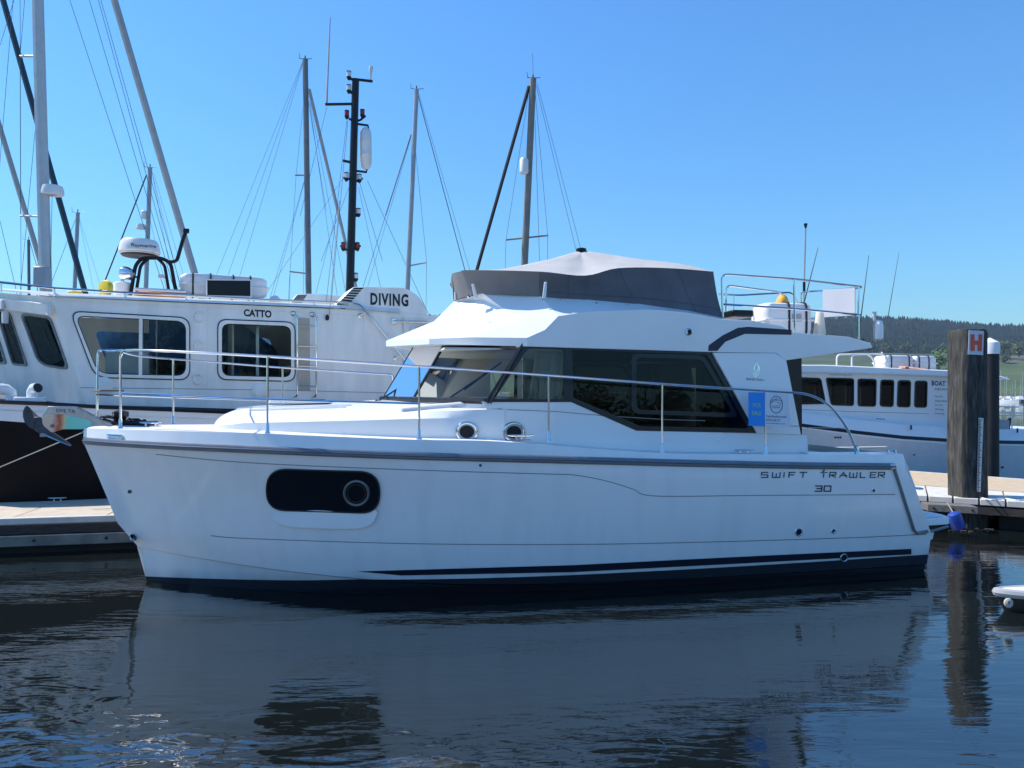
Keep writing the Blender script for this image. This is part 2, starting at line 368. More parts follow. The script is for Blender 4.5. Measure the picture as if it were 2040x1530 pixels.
zK = smooth_tab([-.3, 1, 3, 6, 9.6], [.72, .64, .60, .56, .48])
tK = lambda s: tC(s) + (tR(s) - tC(s)) * tab(s, [-.3, 1, 3, 6, 9.6], [.20, .25, .38, .52, .60])
sRe, sKe, sWe = BF.sz(1800, 928, 1.62)[0], BF.sz(1852, 1060, 1.55)[0], BF.sz(1843, 1138, 1.45)[0]
NS = 64
def hull_rows(side):
    rows = []
    for j in range(NS + 1):
        q = (j / NS) ** 1.35
        def S(a, b): return a + (b - a) * q
        sk, sw, sc, sn, sr = S(.5, sWe - .05), S(0, sWe), S(-.12, sKe + .0), S(-.31, sKe), S(stem[0], sRe)
        z0 = zR(sr); row = [BF.p(sk, 0, -.6), BF.p(sw, side * tW(sw), -.06), BF.p(sc, side * max(0, tC(sc) - .035), zC(sc) - .02), BF.p(sc, side * tC(sc), zC(sc))]
        zk = zK(sn); t0, t1, t2 = tC(sc), tK(sn), tR(sr)
        row.append(BF.p((sc + sn) / 2, side * (t0 * .5 + t1 * .5), (zC(sc) + zk) / 2)); row.append(BF.p(sn, side * t1, zk))
        flare = tab(sr, [-.7, 1, 3, 6], [.06, .06, .02, -.02])
        for k in (.25, .5, .75):
            s_ = sn + (sr - sn) * k; row.append(BF.p(s_, side * max(0, (t1 + (t2 - t1) * k) - flare * 4 * k * (1 - k) * min(1, t2 / .6)), zk + (z0 - zk) * k))
        row.append(BF.p(sr, side * t2, z0)); row.append(BF.p(sr, side * max(0, t2 - .035), zD(sr)))
        rows.append(row)
    return rows
boat = thing('motor_yacht', 'white flybridge motor yacht with grey canvas cover lying in front, dark oval hull window', 'motor yacht', BF.p(4.6, 0, 0))
hm = MB(); hp, hs = hull_rows(1), hull_rows(-1); hm.loft(hp); hbvh = hm.bvh(); hm.loft(hs)
hm.poly(hp[-1] + hs[-1][::-1][:-1])               # transom
M['hull'] = hull_mat('yacht_topsides', BF, (.86, .86, .85), (.012, .013, .018), [(-1, .04), (0, .06), (1.2, .12), (2.6, .185), (9, .215), (11, .22)])
hull = hm.build('hull', M['hull'], boat, smooth=25)
CAM = Vector((0, 0, H))
def cast(bvh, u, v, off=.004):
    d = Vector(((u - U0) / F, 1, -(v - HZ) / F)).normalized()
    p, n, i, r = bvh.ray_cast(CAM, d)
    if p is None: return None
    if n.dot(d) > 0: n = -n
    return p + n * off
def hpx(off=.004):
    def f(u, v):
        p = cast(hbvh, u, v, off)
        if p is None: p = BF.w(u, v, 1.6)
        return p
    return f
def ribbon(fn, pts, w):
    """a flat strip w photo pixels wide along photo points"""
    a = [fn(u, v - w / 2) for u, v in pts]; b = [fn(u, v + w / 2) for u, v in pts]
    return MB().loft([a, b])
def dense(pts, n=10):
    out = []
    for (a, b), (c, d) in zip(pts, pts[1:]):
        out += [(a + (c - a) * k / n, b + (d - b) * k / n) for k in range(n)]
    return out + [pts[-1]]
# boot stripe, style lines
top = dense([(712, 1138), (1140, 1125.5), (1480, 1108.5), (1815, 1093)], 40); bot = dense([(800, 1146), (1140, 1139.5), (1480, 1122), (1815, 1104)], 40)
MB().loft([[hpx(.006)(*p) for p in top], [hpx(.006)((p[0] + q_[0]) / 2, (p[1] + q_[1]) / 2) for p, q_ in zip(top, bot)], [hpx(.006)(*p) for p in bot]]).build('boot_stripe', M['navy'], hull)
groove = mat('style_groove', (.22, .23, .25), .5)
for pts in ([(420, 1067), (500, 1073), (820, 1083), (1140, 1084.5), (1400, 1080), (1700, 1071), (1846, 1064)],
            [(310, 905), (500, 922), (820, 936), (1100, 944.5), (1130, 945), (1170, 950), (1215, 960), (1260, 974), (1305, 988), (1500, 987), (1783, 985)]):
    P = spline([(u, v, 0) for u, v in pts], 8); ribbon(hpx(.002), [(p.x, p.y) for p in P], 1.6).build('style_line', groove, hull)
# oval hull window in its bright lower lip
ov = rpoly([(533, 933), (756, 940), (757, 1022), (531, 1015)], [41] * 4, 8)
lipb = rpoly([(535, 1000), (757, 1006), (752, 1051), (548, 1046)], [2, 2, 36, 36], 6)
ctr = Vector((645, 985))
lip = MB(); inn = [hpx(-.004)(*p) for p in lipb]
rows = []
n0 = 28
topl = [(548 + (745 - 548) * k / n0, 1008 + 6 * k / n0) for k in range(n0 + 1)]
botl = []
for k in range(n0 + 1):
    x = k / n0 * 2 - 1; botl.append((540 + 213 * k / n0, 1012 + 6 * k / n0 + 36 * (1 - abs(x) ** 5) ** .5))
lip.loft([[hpx(.001)(*p) for p in topl], [hpx(.030)(*p) for p in botl], [hpx(-.002)(p[0], p[1] + 1.0) for p in botl]])
lip.build('window_lip', M['white'], hull, smooth=50)
win = MB(); ovp = [hpx(.016)(*p) for p in ov]; c3 = hpx(.016)(644, 978); win.add(ovp + [c3], [(i, (i + 1) % len(ovp), len(ovp)) for i in range(len(ovp))])
win.loft([ovp, [hpx(-.01)(*p) for p in ov]], close_rows=True)
hw = win.build('hull_window', M['blackglass'], boat)
MB().tube([hpx(.014)(*p) for p in ov], .009, 6, closed=True).build('window_seal', M['rubber'], hw)
MB().tube(ring(hpx(.022), 711, 981, 24, 24, 28), .017, 8, closed=True).build('port_ring', M['railsteel'], hw)
MB().tube(ring(hpx(.026), 711, 981, 18, 18, 24), .006, 6, closed=True).build('port_seal', M['rubber'], hw)
# skin fittings
for (u, v, r, k) in ((1591, 1060, 6.5, 1), (1660, 1058, 3.6, 0), (1681, 1111, 6.5, 1), (1740, 977, 3.4, 1), (266, 1070, 6.5, 2), (259, 979, 3.5, 0), (957, 927, 2.4, 1), (1641, 938, 2.2, 1)):
    fit = MB().tube(ring(hpx(.004), u, v, r, r * 1.1, 14), .0085 if r > 3.5 else .005, 6, closed=True).build('skin_fitting', M['steel'], boat)
    MB().poly(ring(hpx(.003), u, v, r * .95, r * 1.05, 14)).build('outlet' if k < 2 else 'towing_eye', (M['rubber'], M['dark'], M['steel'])[k], fit)
# rub rail with its bright insert, both sides
for side in (1, -1):
    ss = [stem[0] + .01 + (sRe - .17 - stem[0]) * (j / 70) ** 1.3 for j in range(71)]
    body = MB(); rows = []
    for s_ in ss:
        t_, z_ = tR(s_), zR(s_); rows.append([BF.p(s_, side * (t_ + a), z_ + b) for a, b in ((-.01, .050), (.018, .046), (.030, .030), (.030, -.012), (.014, -.03), (-.01, -.034))])
    body.loft(rows, close_rows=True, caps=True); rr = body.build('rub_rail', M['rail'], boat, smooth=40)
    ins = MB(); ins.tube([BF.p(s_, side * (tR(s_) + .030), zR(s_) + .012) for s_ in ss], .010, 6); ins.build('rail_insert', M['railsteel'], rr)
q = [hpx(.012)(u, v) for u, v in ((1779, 931), (1786, 952), (1797, 986), (1809, 1024), (1819, 1055), (1826, 1062), (1846, 1058))]
ts = MB().tube(q, .024, 8, flat=.8).build('transom_rub_strip', M['rail'], boat)
MB().tube([p + BF.N * .016 for p in q], .010, 6).build('rail_insert', M['railsteel'], ts)
MB().box(hpx(.012)(1777, 930), .09, .05, .075, (BF.A, BF.N)).build('rail_end_cap', M['steel'], ts, bevel=.012)
# bow protection bars
for k in range(3):
    MB().tube([hpx(.012)(u, v + k * 8 - 8 if False else v) for u, v in ((215, 866 + k * 5), (228, 866.5 + k * 5), (246, 867.5 + k * 5))], .009, 6).build('bow_bar', M['steel'], boat)
    MB().box(BF.w(183 + k * 2 - 4, 860 + 7 * k, .03), .12, .12, .028, (BF.A, BF.N)).build('bow_bar', M['steel'], boat, bevel=.008)
# deck, cockpit
s_ck = BF.sz(1600, 905, 1.5)[0]
dk = MB(); ss = [stem[0] + .02 + (s_ck - stem[0]) * (j / 50) ** 1.3 for j in range(51)]
dk.loft([[BF.p(s_, t_ * max(0, tD(s_)), zD(s_) - .004 + .03 * (1 - t_ * t_)) for t_ in (-1, -.6, 0, .6, 1)] for s_ in ss]); dk.build('deck', M['nonskid'], boat)
for side in (1, -1):
    c = MB(); ss = [s_ck + (sRe - s_ck) * j / 12 for j in range(13)]
    c.loft([[BF.p(s_, side * tD(s_), zD(s_) - .003), BF.p(s_, side * (tD(s_) - .24), zD(s_) + .012), BF.p(s_, side * (tD(s_) - .25), .55)] for s_ in ss]); c.build('cockpit_coaming', M['white' if side > 0 else 'cream'], boat)
cf = MB(); cf.poly([BF.p(s_ck, -1.5, .6), BF.p(sRe - .1, -1.4, .6), BF.p(sRe - .1, 1.4, .6), BF.p(s_ck, 1.5, .6)]); cf.build('cockpit_sole', M['nonskid'], boat)
st = MB(); st.box(BF.p(sRe - .16, 0, 1.0), .22, 2.75, .82, (BF.A, BF.N)); st.build('transom_seat', M['cream'], boat, bevel=.03)
fc = MB(); fc.box(BF.w(1660, 893, -1.30), 2.0, .08, .035, (BF.A, BF.N)); fc.build('cockpit_rail_cap', M['cream'], boat, bevel=.01)
MB().box(BF.w(1639, 900, -1.28), .10, .02, .05, (BF.A, BF.N)).build('locker_latch', M['greyp'], boat)
# stern corner piece, swim platform
MB().plate([BF.w(u, v, 1.63) for u, v in ((1801, 921), (1806, 922), (1825, 972), (1813, 972))], (), BF.N * -.2).build('corner_moulding', M['white'], boat, bevel=.01)
MB().lathe(BF.w(1829, 973, 1.55), [(.06, -.008), (.065, 0), (.04, .012)], 12).build('stern_cleat', M['steel'], boat)
pl = MB(); zt = .615
c0, c1 = BF.loc(BF.w(1842, 1040, 1.5)), BF.loc(BF.w(1889, 1041, 1.2))
pl.plate([BF.p(s_, t_, .625) for s_, t_ in rpoly([(sKe - .35, 1.42), (c1[0] - .1, 1.36), (c1[0] + .05, 1.1), (c1[0] + .05, -1.1), (c1[0] - .1, -1.36), (sKe - .35, -1.42)], .12)], (), (0, 0, -.075))
pf = pl.build('swim_platform', M['white'], boat, bevel=.015)
MB().plate([BF.p(s_, t_, .628) for s_, t_ in rpoly([(sKe - .1, 1.3), (c1[0] - .14, 1.26), (c1[0] - .05, 1.05), (c1[0] - .05, -1.05), (c1[0] - .14, -1.26), (sKe - .1, -1.3)], .1)], (), (0, 0, .006)).build('platform_deck', M['nonskid'], pf)
MB().tube([BF.w(u, v, 1.45) for u, v in ((1823, 1064), (1850, 1060), (1889, 1049))], .018, 6).build('platform_rub_strip', M['rail'], pf)
MB().plate([BF.w(u, v, 1.40) for u, v in ((1840, 1062), (1861, 1058), (1858, 1074), (1848, 1078), (1843, 1084))], (), BF.N * -2.8).build('platform_bracket', M['white'], pf)
# trunk / coachroof
tB = smooth_tab([.75, .95, 1.3, 2, 3, 3.6, 3.9, 7.8], [.50, .70, .86, 1.08, 1.29, 1.375, 1.40, 1.42])
def tw(s, z): return 1.40 - .05 * (z - 1.4)
zS1 = curve_px([(440, 843), (520, 842), (700, 838), (900, 833), (1000, 836)], lambda s: tB(s) - .02)     # knuckle on the trunk side
zS2 = curve_px([(440, 822), (520, 825), (700, 822), (900, 816), (1000, 812)], lambda s: tB(s) - .14)     # top edge
zTop = curve_px([(440, 812), (560, 806), (700, 800), (780, 795), (1000, 795)], lambda s: 0.0)
rows = []
sA = .80
for j in range(41):
    s_ = sA + (4.05 - sA) * (j / 40) ** 1.25; e = min(1, (s_ - sA) / .42); e = math.sqrt(max(0, 1 - (1 - e) ** 2))
    b_, zd = tB(s_), zD(s_) - .02
    k1, k2, k3 = zS1(s_), zS2(s_), max(zTop(s_), zS2(s_) + .03)
    wj = min(1, max(0, (s_ - 3.0) / .8))
    hgt = lambda z: zd + (z - zd) * (.25 + .75 * e) if s_ < sA + .42 else z
    half = [(b_, zd), (b_ - .015, hgt(k1)), (b_ - .015 - ((.105 * (1 - wj) + .013 * wj)), hgt(k2) - .01), (b_ - .09 - .13 * (1 - wj), hgt(k2) + .012), (b_ * .55, hgt((k2 + k3 * 2) / 3)), (0, hgt(k3))]
    rows.append([BF.p(s_, t_, z) for t_, z in half] + [BF.p(s_, -t_, z) for t_, z in half[-2::-1]])
tm = MB(); tm.loft(rows); tm.poly(rows[0]); trunk = tm.build('coachroof', M['white'], boat, smooth=28); tbvh = tm.bvh()
tpx = lambda off=.004: (lambda u, v: cast(tbvh, u, v, off) or BF.w(u, v, 1.2))
# deck hatch on the coachroof
hx = MB(); s0 = 1.55
for (a, b, h0, h1, mm, nm) in ((.36, .33, .0, .03, 'white', 'hatch_frame'), (.30, .27, .031, .045, 'smoke', 'hatch_pane')):
    sc_ = 1.75; zt = max(zTop(sc_), zS2(sc_) + .03)
    q = MB(); q.plate([BF.p(sc_ + x, y, zt + h0 + .012) for x, y in rpoly([(-a, -b), (a, -b), (a, b), (-a, b)], .08)], (), (0, 0, h1 - h0))
    if nm == 'hatch_frame': hf = q.build(nm, M[mm], trunk, bevel=.006)
    else: q.build(nm, M['blackglass'], hf)
for v0, u0, u1 in ((814, 470, 700), (818, 500, 690)):
    MB().tube([tpx(.012)(u0 + (u1 - u0) * k / 8, v0 - 6 * k / 8) for k in range(9)], .010, 6).build('grab_rail', M['white'], trunk)
ribbon(tpx(.003), dense([(900, 812), (960, 813), (1010, 816)], 6), 1.3).build('moulding_seam', groove, trunk)
# lower cabin side, port and starboard, with the window opening
def side_pts(px, off=0.0, mirror=False):
    P = [BF.w(u, v, lambda s, z: tw(s, z) + off) for u, v in px]
    if mirror: P = [BF.p(s, -t, z) for s, t, z in (BF.loc(p) for p in P)]
    return P
wall_px = [(960, 800), (1140, 800), (1270, 857), (1508, 862), (1596, 866), (1608, 868), (1610, 906), (1310, 904), (1095, 884), (990, 880), (978, 830)]
for mir in (False, True):
    th = BF.N * (.03 if mir else -.03)
    MB().plate(side_pts(wall_px, 0, mir), (), th).build('cabin_side', M['white'], boat)
sill = [(978, 803), (1138, 803), (1268, 859), (1507, 864)]
ribbon(lambda u, v: BF.w(u, v, lambda s, z: tw(s, z) + .003), dense([(1010, 816), (1110, 820), (1200, 828), (1330, 836), (1405, 838)], 6), 1.3).build('moulding_seam', groove, boat)
MB().tube(side_pts([(1442, 862), (1447, 868), (1425, 880)], -.004), .012, 5).build('moulding_fillet', M['white'], boat)
# portholes in the trunk side
for u, v in ((930, 860), (1024, 861)):
    fn = (lambda o: (lambda a, b: cast(tbvh, a, b, o) or BF.w(a, b, lambda s, z: tw(s, z) + o)))
    f2 = (lambda o: (lambda a, b: BF.w(a, b, lambda s, z: (tB(s) + .006 if s < 4.0 else tw(s, z)) + o)))
    pr = MB().tube(ring(f2(.006), u, v, 20, 17.5, 26), .02, 8, closed=True).build('porthole', M['steel'], boat)
    MB().poly(ring(f2(.012), u, v, 16.5, 14.5, 24)).build('porthole_pane', M['portglass'], pr)
    MB().tube(ring(f2(.016), u, v, 16, 14, 24), .008, 6, closed=True).build('porthole_seal', M['greyp'], pr)
# cabin windows
frame_out = [(1040, 684), (1412, 698), (1509, 863), (1268, 858), (1138, 801), (966, 801)]
pane_f = rpoly([(1052, 694), (1124, 696), (1124, 795), (985, 795)], 3, 2)
pane_a = rpoly([(1140, 697), (1408, 706), (1490, 853), (1276, 849), (1142, 792)], 4, 2)
for mir in (False, True):
    th = BF.N * (-.03 if not mir else .03)
    fr = MB().plate(side_pts(frame_out, .006, mir), [side_pts(pane_f, .006, mir), side_pts(pane_a, .006, mir)], th).build('window_frame', M['black'], boat)
    MB().plate(side_pts(pane_f, -.004, mir), (), th * .2).build('window_pane', M['clear2'], fr)
    MB().plate(side_pts(pane_a, -.004, mir), (), th * .2).build('window_pane', M['tint'], fr)
    sl = rpoly([(1258, 704), (1402, 708), (1450, 790), (1472, 832), (1258, 824)], [14, 14, 14, 14, 16], 5)
    sl2 = rpoly([(1268, 712), (1398, 716), (1442, 792), (1460, 823), (1268, 816)], [12, 12, 12, 12, 14], 5)
    MB().plate(side_pts(sl, .004, mir), [side_pts(sl2, .004, mir)], th * .5).build('sliding_sash', M['black'], fr)
# windscreen: mullion on the centreline, two pillars, corner posts
Wb = [BF.w(760, 797, 0), BF.w(821, 799, .62), BF.w(975, 803, lambda s, z: tw(s, z) - .01)]
Wt = [BF.w(824, 690, 0), BF.w(885, 687, .60), BF.w(1037, 692, lambda s, z: tw(s, z) - .01)]
mirp = lambda p: (lambda q: BF.p(q[0], -q[1], q[2]))(BF.loc(p))
bars = MB()
WB = [mirp(Wb[2]), mirp(Wb[1]), Wb[0], Wb[1], Wb[2]]; WT = [mirp(Wt[2]), mirp(Wt[1]), Wt[0], Wt[1], Wt[2]]
wf = MB(); wf.tube([p + Vector((0, 0, .018)) for p in WB], .034, 8, flat=1.0); wf.tube([p + Vector((0, 0, .0)) for p in WT], .02, 6)
scr = wf.build('windscreen_frame', M['black'], boat)
sk = MB(); sk.loft([[p + BF.A * -.012 for p in WB], [p + BF.A * -.03 + Vector((0, 0, -.34)) for p in WB]]); sk.build('windscreen_coaming', M['white'], boat, smooth=30)
for i, r_ in enumerate((.045, .036, .011, .036, .045)): MB().tube([WB[i], WT[i]], r_, 8, flat=.5).build('windscreen_pillar', M['black'], scr)
for i in range(4): MB().poly([WB[i], WB[i + 1], WT[i + 1], WT[i]]).build('windscreen_pane', M['clear'], scr)
# wipers
def wiper(a, b, c, d, t0, t1):
    """arm from its spindle a to b, blade c to d"""
    out = BF.A * -.05 + BF.N * .02
    wm = MB(); wm.tube([BF.w(*a, t0) + out, BF.w(*b, t1) + out], .011, 6); wm.lathe(BF.w(*a, t0) + out * 1.2 - Vector((0, 0, .02)), [(.022, 0), (.022, .03), (.015, .045)], 8)
    o = wm.build('wiper_arm', M['black'], scr)
    MB().tube([BF.w(*c, t1) + out * .7, BF.w(*d, t1) + out * .7], .010, 6).build('wiper_blade', M['rubber'], o)
wiper((889, 803), (985, 737), (930, 777), (1004, 722), .85, .85); wiper((760, 800), (835, 752), (790, 784), (850, 742), .15, .15)
# roof: side band, brow, flybridge coaming
core = [(1048, 690), (1410, 701), (1430, 702), (1546, 703), (1566, 718), (1738, 693), (1735, 683), (1690, 671), (1578, 662), (1560, 650), (1500, 639), (1440, 636), (1370, 623), (1290, 616), (1171, 620), (1112, 630), (1086, 657), (1050, 673)]
TS = 1.36
cp = [BF.w(u, v, TS) for u, v in core]
rm = MB(); rm.plate(cp, (), BF.N * (-2 * TS)); roof = rm.build('roof', M['white'], boat, smooth=20, bevel=.012)
P = lambda u, v, t: BF.w(u, v, t)
P0, P0t, P1, P1t, P2, P2t = P(769, 690, 0), P(769, 679, 0), P(855, 686, .75), P(855, 675, .75), P(1050, 690, TS), P(1050, 673, TS)
P3, P4, P5, P5b = P(1086, 657, TS + .002), P(1048, 635, 1.15), P(935, 672, 1.05), P(935, 687, 1.05)
C1, C2, M1, M2, Q = P(865, 640, 0), P(905, 600, 0), P(930, 642, .55), P(962, 597, .55), P(1002, 615, .9)
Cu = [P(905, 599, 0), P(962, 584, .62), P(1075, 588, 1.02), P(1171, 595, 1.1), P(1270, 604, 1.14), P(1370, 618, 1.16), P(1441, 633, 1.16)]
cr = [P(1112, 630, TS), P(1171, 620, TS), P(1290, 616, TS), P(1370, 623, TS), P(1440, 636, TS)]
faces = [(P0, P1, P1t, P0t), (P1, P5b, P5, P1t), (P5b, P2, P2t, P5), (P0t, P1t, M1, C1), (C1, M1, M2, C2), (P1t, P5, P4, M1), (M1, P4, Q, M2), (P5, P2t, P3, P4),
         (C2, M2, Cu[1], Cu[0]), (M2, Q, Cu[1]), (Q, P4, Cu[2], Cu[1]), (P4, cr[0], Cu[2]), (P4, P3, cr[0]), (cr[0], cr[1], Cu[3], Cu[2]), (cr[1], cr[2], Cu[4], Cu[3]), (cr[2], cr[3], Cu[5], Cu[4]), (cr[3], cr[4], Cu[6], Cu[5]), (P2, P2t, P3)]
bw = MB()
for f_ in faces:
    bw.poly(list(f_)); bw.poly([mirp(p) for p in f_][::-1])
bw.poly([P0, P1, P5b, P2, mirp(P2), mirp(P5b), mirp(P1)])
brow = bw.build('brow', M['white'], boat, smooth=18)
MB().plate([P(865, 644, -.55) + Vector((0, 0, -.0)), P(915, 642, -.2), P(880, 652, -.2)], (), (0, 0, .03)).build('brow_vent', M['white'], brow)
# dark insert along the wing, side panel with the logo, aft pillar
st_px = [(1411, 699), (1412, 688), (1440, 668), (1470, 653), (1490, 651), (1577, 657), (1577, 667), (1484, 665), (1445, 681), (1429, 699)]
MB().plate([BF.w(u, v, TS + .004) for u, v in st_px], (), BF.N * -.01).build('wing_stripe', M['stripe'], roof)
panel = [(1421, 703), (1545, 703.5), (1567, 718), (1596, 866), (1509, 863)]
pan = MB().plate(side_pts(panel, .035), (), BF.N * -.05).build('side_panel', M['white'], boat, bevel=.008)
MB().plate(side_pts(panel, .0, True), (), BF.N * .05).build('side_panel', M['white'], boat, bevel=.008)
ribbon(lambda u, v: BF.w(u, v, lambda s, z: tw(s, z) + .038), [(1509, 848), (1594, 849)], 1.4).build('panel_seam', groove, pan)
MB().plate([BF.w(u, v, 1.22) for u, v in ((1556, 716), (1597, 712), (1598, 868), (1556, 868))], (), BF.N * -.05).build('aft_pillar', M['black'], boat)
MB().plate([BF.w(u, v, -1.22) for u, v in ((1400, 716), (1440, 712), (1440, 868), (1400, 868))], (), BF.N * .05).build('aft_pillar', M['black'], boat)
bk = MB(); sb = BF.sz(1560, 800, 1.22)[0]
bk.plate([BF.p(sb, t_, z_) for t_, z_ in ((-1.2, .6), (1.2, .6), (1.2, 2.72), (-1.2, 2.72))], [[BF.p(sb, t_, z_) for t_, z_ in ((-1.0, .75), (.95, .75), (.95, 2.55), (-1.0, 2.55))]], BF.A * .05)
bkh = bk.build('aft_bulkhead', M['black'], boat)
MB().plate([BF.p(sb + .02, t_, z_) for t_, z_ in ((-1.0, .75), (.95, .75), (.95, 2.55), (-1.0, 2.55))], (), BF.A * .006).build('door_pane', M['tint'], bkh)
MB().lathe(BF.w(1372, 661, TS + .005), [(.045, 0), (.045, .01), (.03, .018)], 14, BF.N).build('side_light', M['steel'], roof)
MB().lathe(BF.w(1373, 661, TS + .012), [(.03, 0), (.028, .014)], 12, BF.N).build('light_lens', M['dark'], roof)
for u, v in ((1715, 677), (1722, 681), (1728, 686)): MB().box(BF.w(u + 4, v, TS - .02), .03, .02, .02, (BF.A, BF.N)).build('vent_slot', M['dark'], roof)
# seahorse-like emblem and its line of small letters
spx = lambda o: (lambda u, v: BF.w(u, v, lambda s, z: tw(s, z) + .037 + o))
lg = MB()
for pts, w in (([(1506, 724), (1510, 728), (1511, 734), (1507, 738)], 3.0), ([(1509, 722), (1504, 728), (1502, 735), (1505, 741)], 2.6), ([(1513, 729), (1513, 737), (1508, 741), (1503, 744)], 2.2), ([(1512, 741), (1511, 746), (1505, 750), (1501, 746), (1500, 741)], 2.0), ([(1508, 744), (1504, 747)], 1.8)):
    PP = spline([(u, v, 0) for u, v in pts], 6)
    a = []; b = []
    for i, p in enumerate(PP):
        d = (PP[min(i + 1, len(PP) - 1)] - PP[max(i - 1, 0)]).normalized(); n_ = Vector((-d.y, d.x, 0)) * w / 2 * (.35 + .65 * math.sin(math.pi * (i + .5) / len(PP)))
        a.append(spx(.003)(p.x + n_.x, p.y + n_.y)); b.append(spx(.003)(p.x - n_.x, p.y - n_.y))
    lg.loft([a, b])
lg.build('emblem', M['steel'], pan)
text_mb('BENETEAU', spx(.003), (1487, 753), (1522, 755), (1522, 759), (1487, 757)).build('brand_lettering', M['letterg'], pan)
# hull lettering, drawn in strokes
GL = {'S': [[(1, 0), (0, 0), (0, .5), (1, .5), (1, 1), (0, 1)]], 'W': [[(0, 0), (0, 1), (1, 1), (1, 0)], [(.5, .2), (.5, 1)]], 'I': [[(.5, 0), (.5, 1)]], 'F': [[(1, 0), (0, 0), (0, 1)], [(0, .5), (.8, .5)]], 'T': [[(0, 0), (1, 0)], [(.5, .0), (.5, 1)]],
      'R': [[(0, 1), (0, 0), (1, 0), (1, .5), (.2, .5), (1, 1)]], 'A': [[(0, 1), (.5, 0), (1, 1)], [(.35, .62), (1, .62)]], 'L': [[(0, 0), (0, 1), (1, 1)]], 'E': [[(1, 0), (0, 0), (0, 1), (1, 1)], [(0, .5), (.85, .5)]],
      '3': [[(0, 0), (1, 0), (1, 1), (0, 1)], [(.25, .5), (1, .5)]], '0': [[(0, 0), (1, 0), (1, 1), (0, 1), (0, 0)]]}
def strokes(chars, w, nm):
    f_ = hpx(.006)
    for ch, u0, u1, v0, v1 in chars:
        mb = MB()
        for st_ in GL[ch]:
            pts = dense([(u0 + (u1 - u0) * x + (1 - y) * 1.0, v0 + (v1 - v0) * y) for x, y in st_], 3)
            for (a, b), (c, d) in zip(pts, pts[1:]):
                L_ = math.hypot(c - a, d - b) or 1; nx, ny = -(d - b) / L_ * w / 2, (c - a) / L_ * w / 2; ex, ey = (c - a) / L_ * w * .3, (d - b) / L_ * w * .3
                mb.poly([f_(a + nx - ex, b + ny - ey), f_(c + nx + ex, d + ny + ey), f_(c - nx + ex, d - ny + ey), f_(a - nx - ex, b - ny - ey)])
        mb.build(nm, M['letterg'], hull)
xs = [('S', 1516, 1529), ('W', 1538, 1553), ('I', 1557, 1565), ('F', 1571, 1583), ('T', 1592, 1606), ('T', 1634, 1646), ('R', 1652, 1664), ('A', 1672, 1686), ('W', 1692, 1706), ('L', 1713, 1723), ('E', 1733, 1744), ('R', 1749, 1761)]
strokes([(c, a, b, 941, 951) for c, a, b in xs], 2.1, 'letter')
strokes([('3', 1623, 1636, 968, 978.5), ('0', 1641, 1654, 968, 978.5)], 2.5, 'numeral')
# flybridge canvas cover
low = [P(905, 599, 0) + BF.A * -.01, P(930, 591, .38), P(962, 585, .64), P(1075, 590, 1.04), P(1171, 597, 1.12), P(1270, 606, 1.16), P(1370, 620, 1.18), P(1441, 635, 1.18)]
upp = [P(900, 545, 0), P(916, 541, .42), P(938, 538, .72), P(1075, 541, 1.17), P(1165, 549, 1.22), P(1232, 534, 1.18), P(1330, 534, 1.14), P(1421, 541, 1.10)]
def subd(q, n=5): return spline(q, n)
lowd, uppd = subd(low), subd(upp)
def crumple(p, a=.008, sc=7): return p + BF.N * (noise.noise(p * sc) * a)
ns_front = 5 * 3
rows = []
for i in range(len(lowd)): rows.append([crumple(lowd[i].lerp(uppd[i], k / 5) + BF.N * (-.03 * math.sin(math.pi * k / 5)), .014 if 0 < k < 5 else 0) for k in range(6)])
for nm, a, b, mm in (('front_cover', 0, ns_front, 'fabf'), ('side_cover', ns_front, len(rows) - 1, 'fab')):
    for mi in (False, True):
        c = MB(); c.loft([[mirp(p) if mi else p for p in r_] for r_ in rows[a:b + 1]]); o_ = c.build(nm, M[mm], boat, smooth=60)
        if nm == 'side_cover' and not mi: sidec = o_
for k_ in (18, 25, 31): MB().tube([p + BF.N * .003 for p in rows[k_]], .0045, 5).build('canvas_seam', M['fab'], sidec)
MB().tube([r_[1] + BF.N * .004 for r_ in rows[ns_front:]], .004, 5).build('canvas_seam', M['fab'], sidec)
cb = MB(); cb.loft([rows[-1], [mirp(p) for p in rows[-1]]]); cb.build('aft_cover', M['fab'], boat)
rim = uppd + [mirp(p) for p in uppd[::-1]]
peak = P(1158, 499, 0); ctop = MB(); rws = []
pz = BF.loc(peak)
for k in range(9):
    q_ = k / 8; rw = []
    for p in rim:
        s_, t_, z_ = BF.loc(p); f_ = q_ ** 1.0
        aft = max(0, min(1, (s_ - pz[0]) / 1.2)); zz = z_ + (pz[2] - z_) * (q_ ** (1.55 - .55 * aft)) + .03 * aft * min(1, q_ * 5) * (1 - q_) + (noise.noise(Vector((s_ * 3, t_ * 3, k * .6))) * .012 if 0 < k < 8 else 0)
        rw.append(BF.p(s_ + (pz[0] - s_) * q_, t_ * (1 - q_), zz))
    rws.append(rw)
ctop.loft(rws, close_rows=True); cvt = ctop.build('top_cover', M['fabt'], boat, smooth=70)
MB().lathe(peak - Vector((0, 0, .01)), [(.07, 0), (.07, .03), (.05, .04)], 14).build('tent_pole_cap', M['dark'], cvt)
for u, v in ((1117, 600), (1188, 607), (1250, 612), (1308, 618), (1366, 625), (1421, 636), (1080, 600)):
    MB().lathe(BF.w(u, v - 4, 1.19), [(.012, 0), (.012, .008), (.006, .012)], 8, BF.N).build('press_stud', M['greyp'], sidec)
